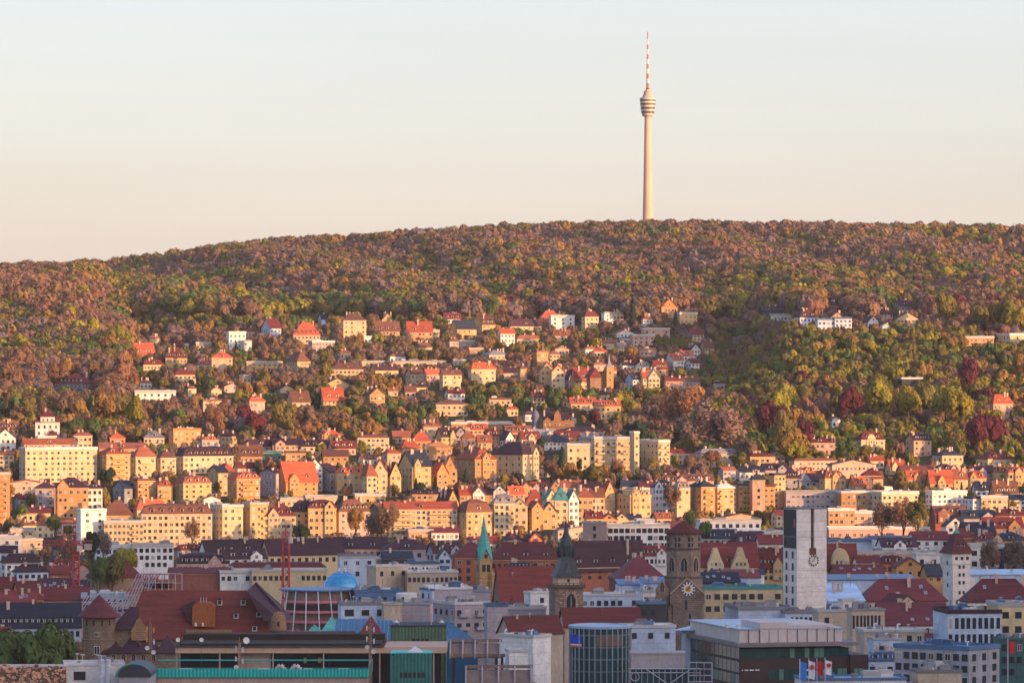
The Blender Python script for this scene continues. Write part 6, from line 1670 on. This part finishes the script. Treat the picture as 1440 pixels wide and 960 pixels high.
# wooded hillside: scattered over the terrain, thinner among the villas
def low_edge(px):           # picture row where the wood ends above the houses
    return np.interp(px, [-300,0,120,260,420,500,700,780,860,930,965,1130,1250,1300,1440,1800], [640,640,628,625,618,606,590,586,606,655,668,668,650,640,648,650])
def wood_noise(x, d):
    return np.sin(x/61+d/97)+np.sin(x/133-d/71+1.7)+.8*np.sin(x/29+d/43+.6)+.6*np.sin(d/23-x/37)
pts = []
d_ = 2240.0
while d_ < 4640:
    sp = 8.6 if d_ < 3250 else 11.6
    wdt = 820/F*d_
    for xx in np.arange(-wdt, wdt, sp):
        pts.append((xx+nprng.uniform(-.45,.45)*sp, d_+nprng.uniform(-.45,.45)*sp))
    d_ += sp
pts = np.array(pts); zz = gz(pts[:,0], pts[:,1]); pxs = 720+F*pts[:,0]/pts[:,1]; pys = HY-(zz-CZ)*F/pts[:,1]
ok = pys < low_edge(pxs)-1
pts, zz, pxs, pys = pts[ok], zz[ok], pxs[ok], pys[ok]
wn = wood_noise(pts[:,0], pts[:,1])
TN = list(TINT)
def pick(px, py, n, u):
    if px < 150 and py < 480: w_ = dict(rust=5,brown=3,gold=2,olive=2.2,lime=1.2,green=.5)
    elif py < 400: w_ = dict(rust=3,brown=4.5,grey=3,olive=3.4,lime=.5,green=1.2,gold=1.2,dark=.3)
    elif py < 470 and px < 700: w_ = dict(green=3,olive=3,brown=2,gold=1.2,rust=1.2,lime=.7,dark=.8,grey=1)
    elif px < 1000: w_ = dict(brown=3.4,rust=2.2,olive=2.2,green=1.6,grey=2.4,dark=1.5,lime=.7,gold=1.2,beech=.1)
    elif py < 540: w_ = dict(brown=2.6,rust=1.8,olive=3.4,green=2,grey=1.2,dark=1.3,lime=1.6,gold=1.4,beech=.12)
    else: w_ = dict(lime=3,olive=3,green=2,brown=2,rust=1.0,gold=1.6,dark=1.0,beech=.25)
    if n > 1.1 and False: w_['green'] = w_.get('green',0)*2; w_['olive'] = w_.get('olive',0)*1.8
    if n < -1.0 and False: w_['rust'] = w_.get('rust',0)*2.2; w_['brown'] = w_.get('brown',0)*1.6
    # neighbours tend to be of one kind: the wood changes colour in broad patches
    m = .5+.5*math.tanh(n*.62)
    t = min(.999, max(0, m*.62+u*.62-.12 if u < .82 else (u-.82)/.18))*sum(w_.values())
    for k in ('rust','grey','brown','beech','gold','olive','lime','green','dark'):
        v = w_.get(k, 0)
        if not v: continue
        t -= v
        if t <= 0: return k
    return k
cand = []
for (x, d), z, px, py, n in zip(pts, zz, pxs, pys, wn):
    villa = 455 < py < 655 and not (px < 175 and py < 600)
    if villa and 170 < px < 1010 and nprng.random() < .36: continue
    t = pick(px, py, n, nprng.random())
    k = 'conifer' if t == 'dark' and nprng.random() < .45 else ('bare' if t in ('grey','rust','brown') and nprng.random() < (.30 if d < 3300 else .12) else nprng.choice(('broad','broad','lumpy','tall')))
    h = nprng.uniform(12,18) if not villa else nprng.uniform(5,10.5); r = h*nprng.uniform(.46,.66)*(1.12 if d > 3250 else 1)
    if k == 'conifer': r = h*.30; h *= 1.1
    if k == 'tall': r *= .8
    if d < 3700 and (inside_house(x, d) or not clear_of_houses(x, d, z, h, r)):
        h *= .5; r *= .55
        if inside_house(x, d) or not clear_of_houses(x, d, z, h, r): continue
    cand.append((x, d, z-.3, h, r, t, k, px, py))
# garden trees and shrubs between the rows at the foot of the hill
for i in range(5200):
    d = nprng.uniform(1870, 2520); px = nprng.uniform(-60, 1500); x = X(px, d); z = gz1(x, d); py = HY-(z-CZ)*F/d
    if py < low_edge(px)-2: continue
    h = nprng.uniform(4,10); r = h*nprng.uniform(.36,.5)
    if inside_house(x, d) or not clear_of_houses(x, d, z, h, r, .04): continue
    t = pick(px, 600, 0, nprng.random()); t = {'lime':'olive','beech':'brown'}.get(t, t) if nprng.random() < .6 else t
    cand.append((x, d, z-.3, h, r, t, nprng.choice(('broad','lumpy','tall')), px, py))
vis = [c for c in cand if -10 < c[7] < 1450]
vis.sort(key=lambda c: -(c[3]*c[4])/c[1]**2)
single = set(id(c) for c in vis[:max(0, 298-NHAND)])
for c in vis[:max(0, 298-NHAND)]: tree(c[0], c[1], c[2], c[3], c[4], c[5], c[6])
rest = [c for c in cand if id(c) not in single]
# the rest of the wood is one mass
SHAPES = [('broad',1),('broad',2),('lumpy',3),('lumpy',4),('tall',5),('conifer',6),('bare',7),('broad',8)]
protos = []
for k, sd in SHAPES:
    me = crown_mesh(k, 40+sd, 620 if k != 'bare' else 700, LEAF_S); protos.append(bpy.data.objects.new('forest_crown', me))
me = bpy.data.meshes.new('forest'); me.from_pydata([c[:3] for c in rest], [], [])
def attr(nm, ty, vals, f):
    a = me.attributes.new(nm, ty, 'POINT'); a.data.foreach_set(f, np.asarray(vals, np.float32 if ty != 'INT' else np.int32).ravel())
by = {}
for i,(k,sd) in enumerate(SHAPES): by.setdefault(k, []).append(i)
attr('pid', 'INT', [int(nprng.choice(by[c[6]])) for c in rest], 'value')
HC = {'conifer':2.6,'tall':1.75}
attr('size', 'FLOAT_VECTOR', [(c[4], c[4]*nprng.uniform(.9,1.1), c[3]*.98/HC.get(c[6],1.32)) for c in rest], 'vector')
attr('turn', 'FLOAT_VECTOR', [(0,0,nprng.uniform(0,6.28)) for c in rest], 'vector')
tcol = []
for c in rest:
    v = np.array(TINT[c[5]])*nprng.uniform(.84,1.16)*np.array([nprng.uniform(.93,1.07),1,nprng.uniform(.9,1.1)]); tcol.append((*v,1))
attr('tint', 'FLOAT_COLOR', tcol, 'color')
fo = link('forest', me); fo['kind'] = 'stuff'; fo['label'] = 'dense spring wood covering the hillside'
ng = bpy.data.node_groups.new('forest_scatter', 'GeometryNodeTree')
ng.interface.new_socket('Geometry', in_out='INPUT', socket_type='NodeSocketGeometry'); ng.interface.new_socket('Geometry', in_out='OUTPUT', socket_type='NodeSocketGeometry')
gi, go = ng.nodes.new('NodeGroupInput'), ng.nodes.new('NodeGroupOutput'); jn = ng.nodes.new('GeometryNodeJoinGeometry')
def na(nm, ty):
    n = ng.nodes.new('GeometryNodeInputNamedAttribute'); n.data_type = ty; n.inputs['Name'].default_value = nm; return n.outputs['Attribute']
pid, sz, tu = na('pid','INT'), na('size','FLOAT_VECTOR'), na('turn','FLOAT_VECTOR')
for i, po in enumerate(protos):
    ip = ng.nodes.new('GeometryNodeInstanceOnPoints'); oi = ng.nodes.new('GeometryNodeObjectInfo'); oi.inputs['Object'].default_value = po; oi.inputs['As Instance'].default_value = True
    cp = ng.nodes.new('FunctionNodeCompare'); cp.data_type = 'INT'; cp.operation = 'EQUAL'
    ii = [s for s in cp.inputs if s.type == 'INT']; ng.links.new(pid, ii[0]); ii[1].default_value = i
    ng.links.new(gi.outputs[0], ip.inputs['Points']); ng.links.new(cp.outputs[0], ip.inputs['Selection']); ng.links.new(oi.outputs['Geometry'], ip.inputs['Instance'])
    ng.links.new(sz, ip.inputs['Scale']); ng.links.new(tu, ip.inputs['Rotation']); ng.links.new(ip.outputs[0], jn.inputs[0])
ng.links.new(jn.outputs[0], go.inputs[0])
fm = fo.modifiers.new('scatter', 'NODES'); fm.node_group = ng
print('TREES', NTREE[0], 'MASS', len(rest), 'WINDOWS', NWIN[0])
# ------------------------------------------------------------------ wording of the labels
LM = [("television tower",911,200),("tall square clock tower",1133,790),("octagonal church tower",962,800),("dark needle spire",795,790),("turquoise church spire",680,770),
 ("white square tower",1344,800),("glass rotunda",845,920),("blue glass dome",481,815),("round castle tower",137,885),("huge castle roof",285,860),("dark glazed office block",1110,930),
 ("wide cream apartment block",78,656),("white slab block",127,745),("long red-roofed apartment row",592,730),("cream terraced flats",880,635),("ornate orange mansion",785,592),
 ("small orange church",850,530),("orange-red roofed villa",200,493),("tall cream hillside villa",499,462),("lilac manor house",104,540),("tall white turreted house",66,605),
 ("white office slab",890,752),("pale blue corner office",1370,882),("turquoise parapet",365,942),("ornate scrolled-gable house",537,675),("big plum-roofed house",724,650),
 ("white cubic villa",332,480),("pinkish villa on the right slope",1408,575),("round-gabled villa",1224,624),("brown gabled hall",1413,690),("red tower crane",107,805),("tall red crane mast",402,800),
 ("red-mansard white villa",678,525),("twin-gabled yellow villa",777,530),("bright red steep-roofed villa",590,466),("half-timbered villa",380,462),("long red brick school",740,784),("church spire-side red roof",738,820)]
LM = [l for l in LM if l[0] != "church spire-side red roof"]
ORD = ['nearest','second nearest','third nearest','fourth nearest','fifth nearest','sixth nearest','seventh nearest','eighth nearest','ninth nearest','tenth nearest','eleventh nearest','twelfth nearest']+['%dth nearest' % i for i in range(13,60)]
def rel(px, py, l):
    dx, dy = px-l[1], py-l[2]
    if abs(dx) > 1.5*abs(dy): return 'left of' if dx < 0 else 'right of'
    if abs(dy) > 1.5*abs(dx): return 'above' if dy < 0 else 'below'
    return ('above left of' if dx < 0 else 'above right of') if dy < 0 else ('below left of' if dx < 0 else 'below right of')
cls = {}
for t in THINGS:
    o, px, py, ph, lab = t
    if lab: continue
    ls = sorted(LM, key=lambda l: (l[1]-px)**2+((l[2]-py)*1.3)**2)
    best = None
    for l in ls[:3]:
        if abs(l[1]-px)+abs(l[2]-py) < 9: best = (None, l); break
    if not best: best = (rel(px, py, ls[0]), ls[0])
    cls.setdefault((ph, best[0], best[1][0]), []).append(t)
uniq = {}
for t in THINGS:
    if t[3]: uniq[t[3]] = uniq.get(t[3], 0)+1
for (ph, r_, nm), ts in cls.items():
    l = next(q for q in LM if q[0] == nm)
    ts.sort(key=lambda t: (t[1]-l[1])**2+(t[2]-l[2])**2)
    for i, t in enumerate(ts):
        if uniq[ph] == 1 and len(ph.split()) >= 4: lab = ph
        elif r_ is None: lab = ph if len(ph.split()) > 3 else ph+' at the '+nm if False else f"{ph} close by the {nm}" + ('' if len(ts) == 1 else f', {ORD[i]} one')
        else:
            lab = f"{ph} {r_} the {nm}" if len(ts) == 1 else f"{ph}, {ORD[i]} one {r_} the {nm}"
        w_ = lab.split()
        if len(w_) > 16: lab = lab.replace(' with ', ', ', 1).replace('townhouse','house').replace('apartment block','block'); w_ = lab.split()
        if len(w_) > 16: lab = ' '.join(w_[:16])
        t[0]['label'] = lab
seen = {}
for t in THINGS: seen.setdefault(t[0]['label'], []).append(t[0].name)
print('LABEL DUPES', {k: v for k, v in seen.items() if len(v) > 1}, 'LONG', [k for k in seen if len(k.split()) > 16 or len(k.split()) < 4])
# every top-level object keeps a plain name
print('OBJECTS', len(bpy.data.objects), 'THINGS', len(THINGS))
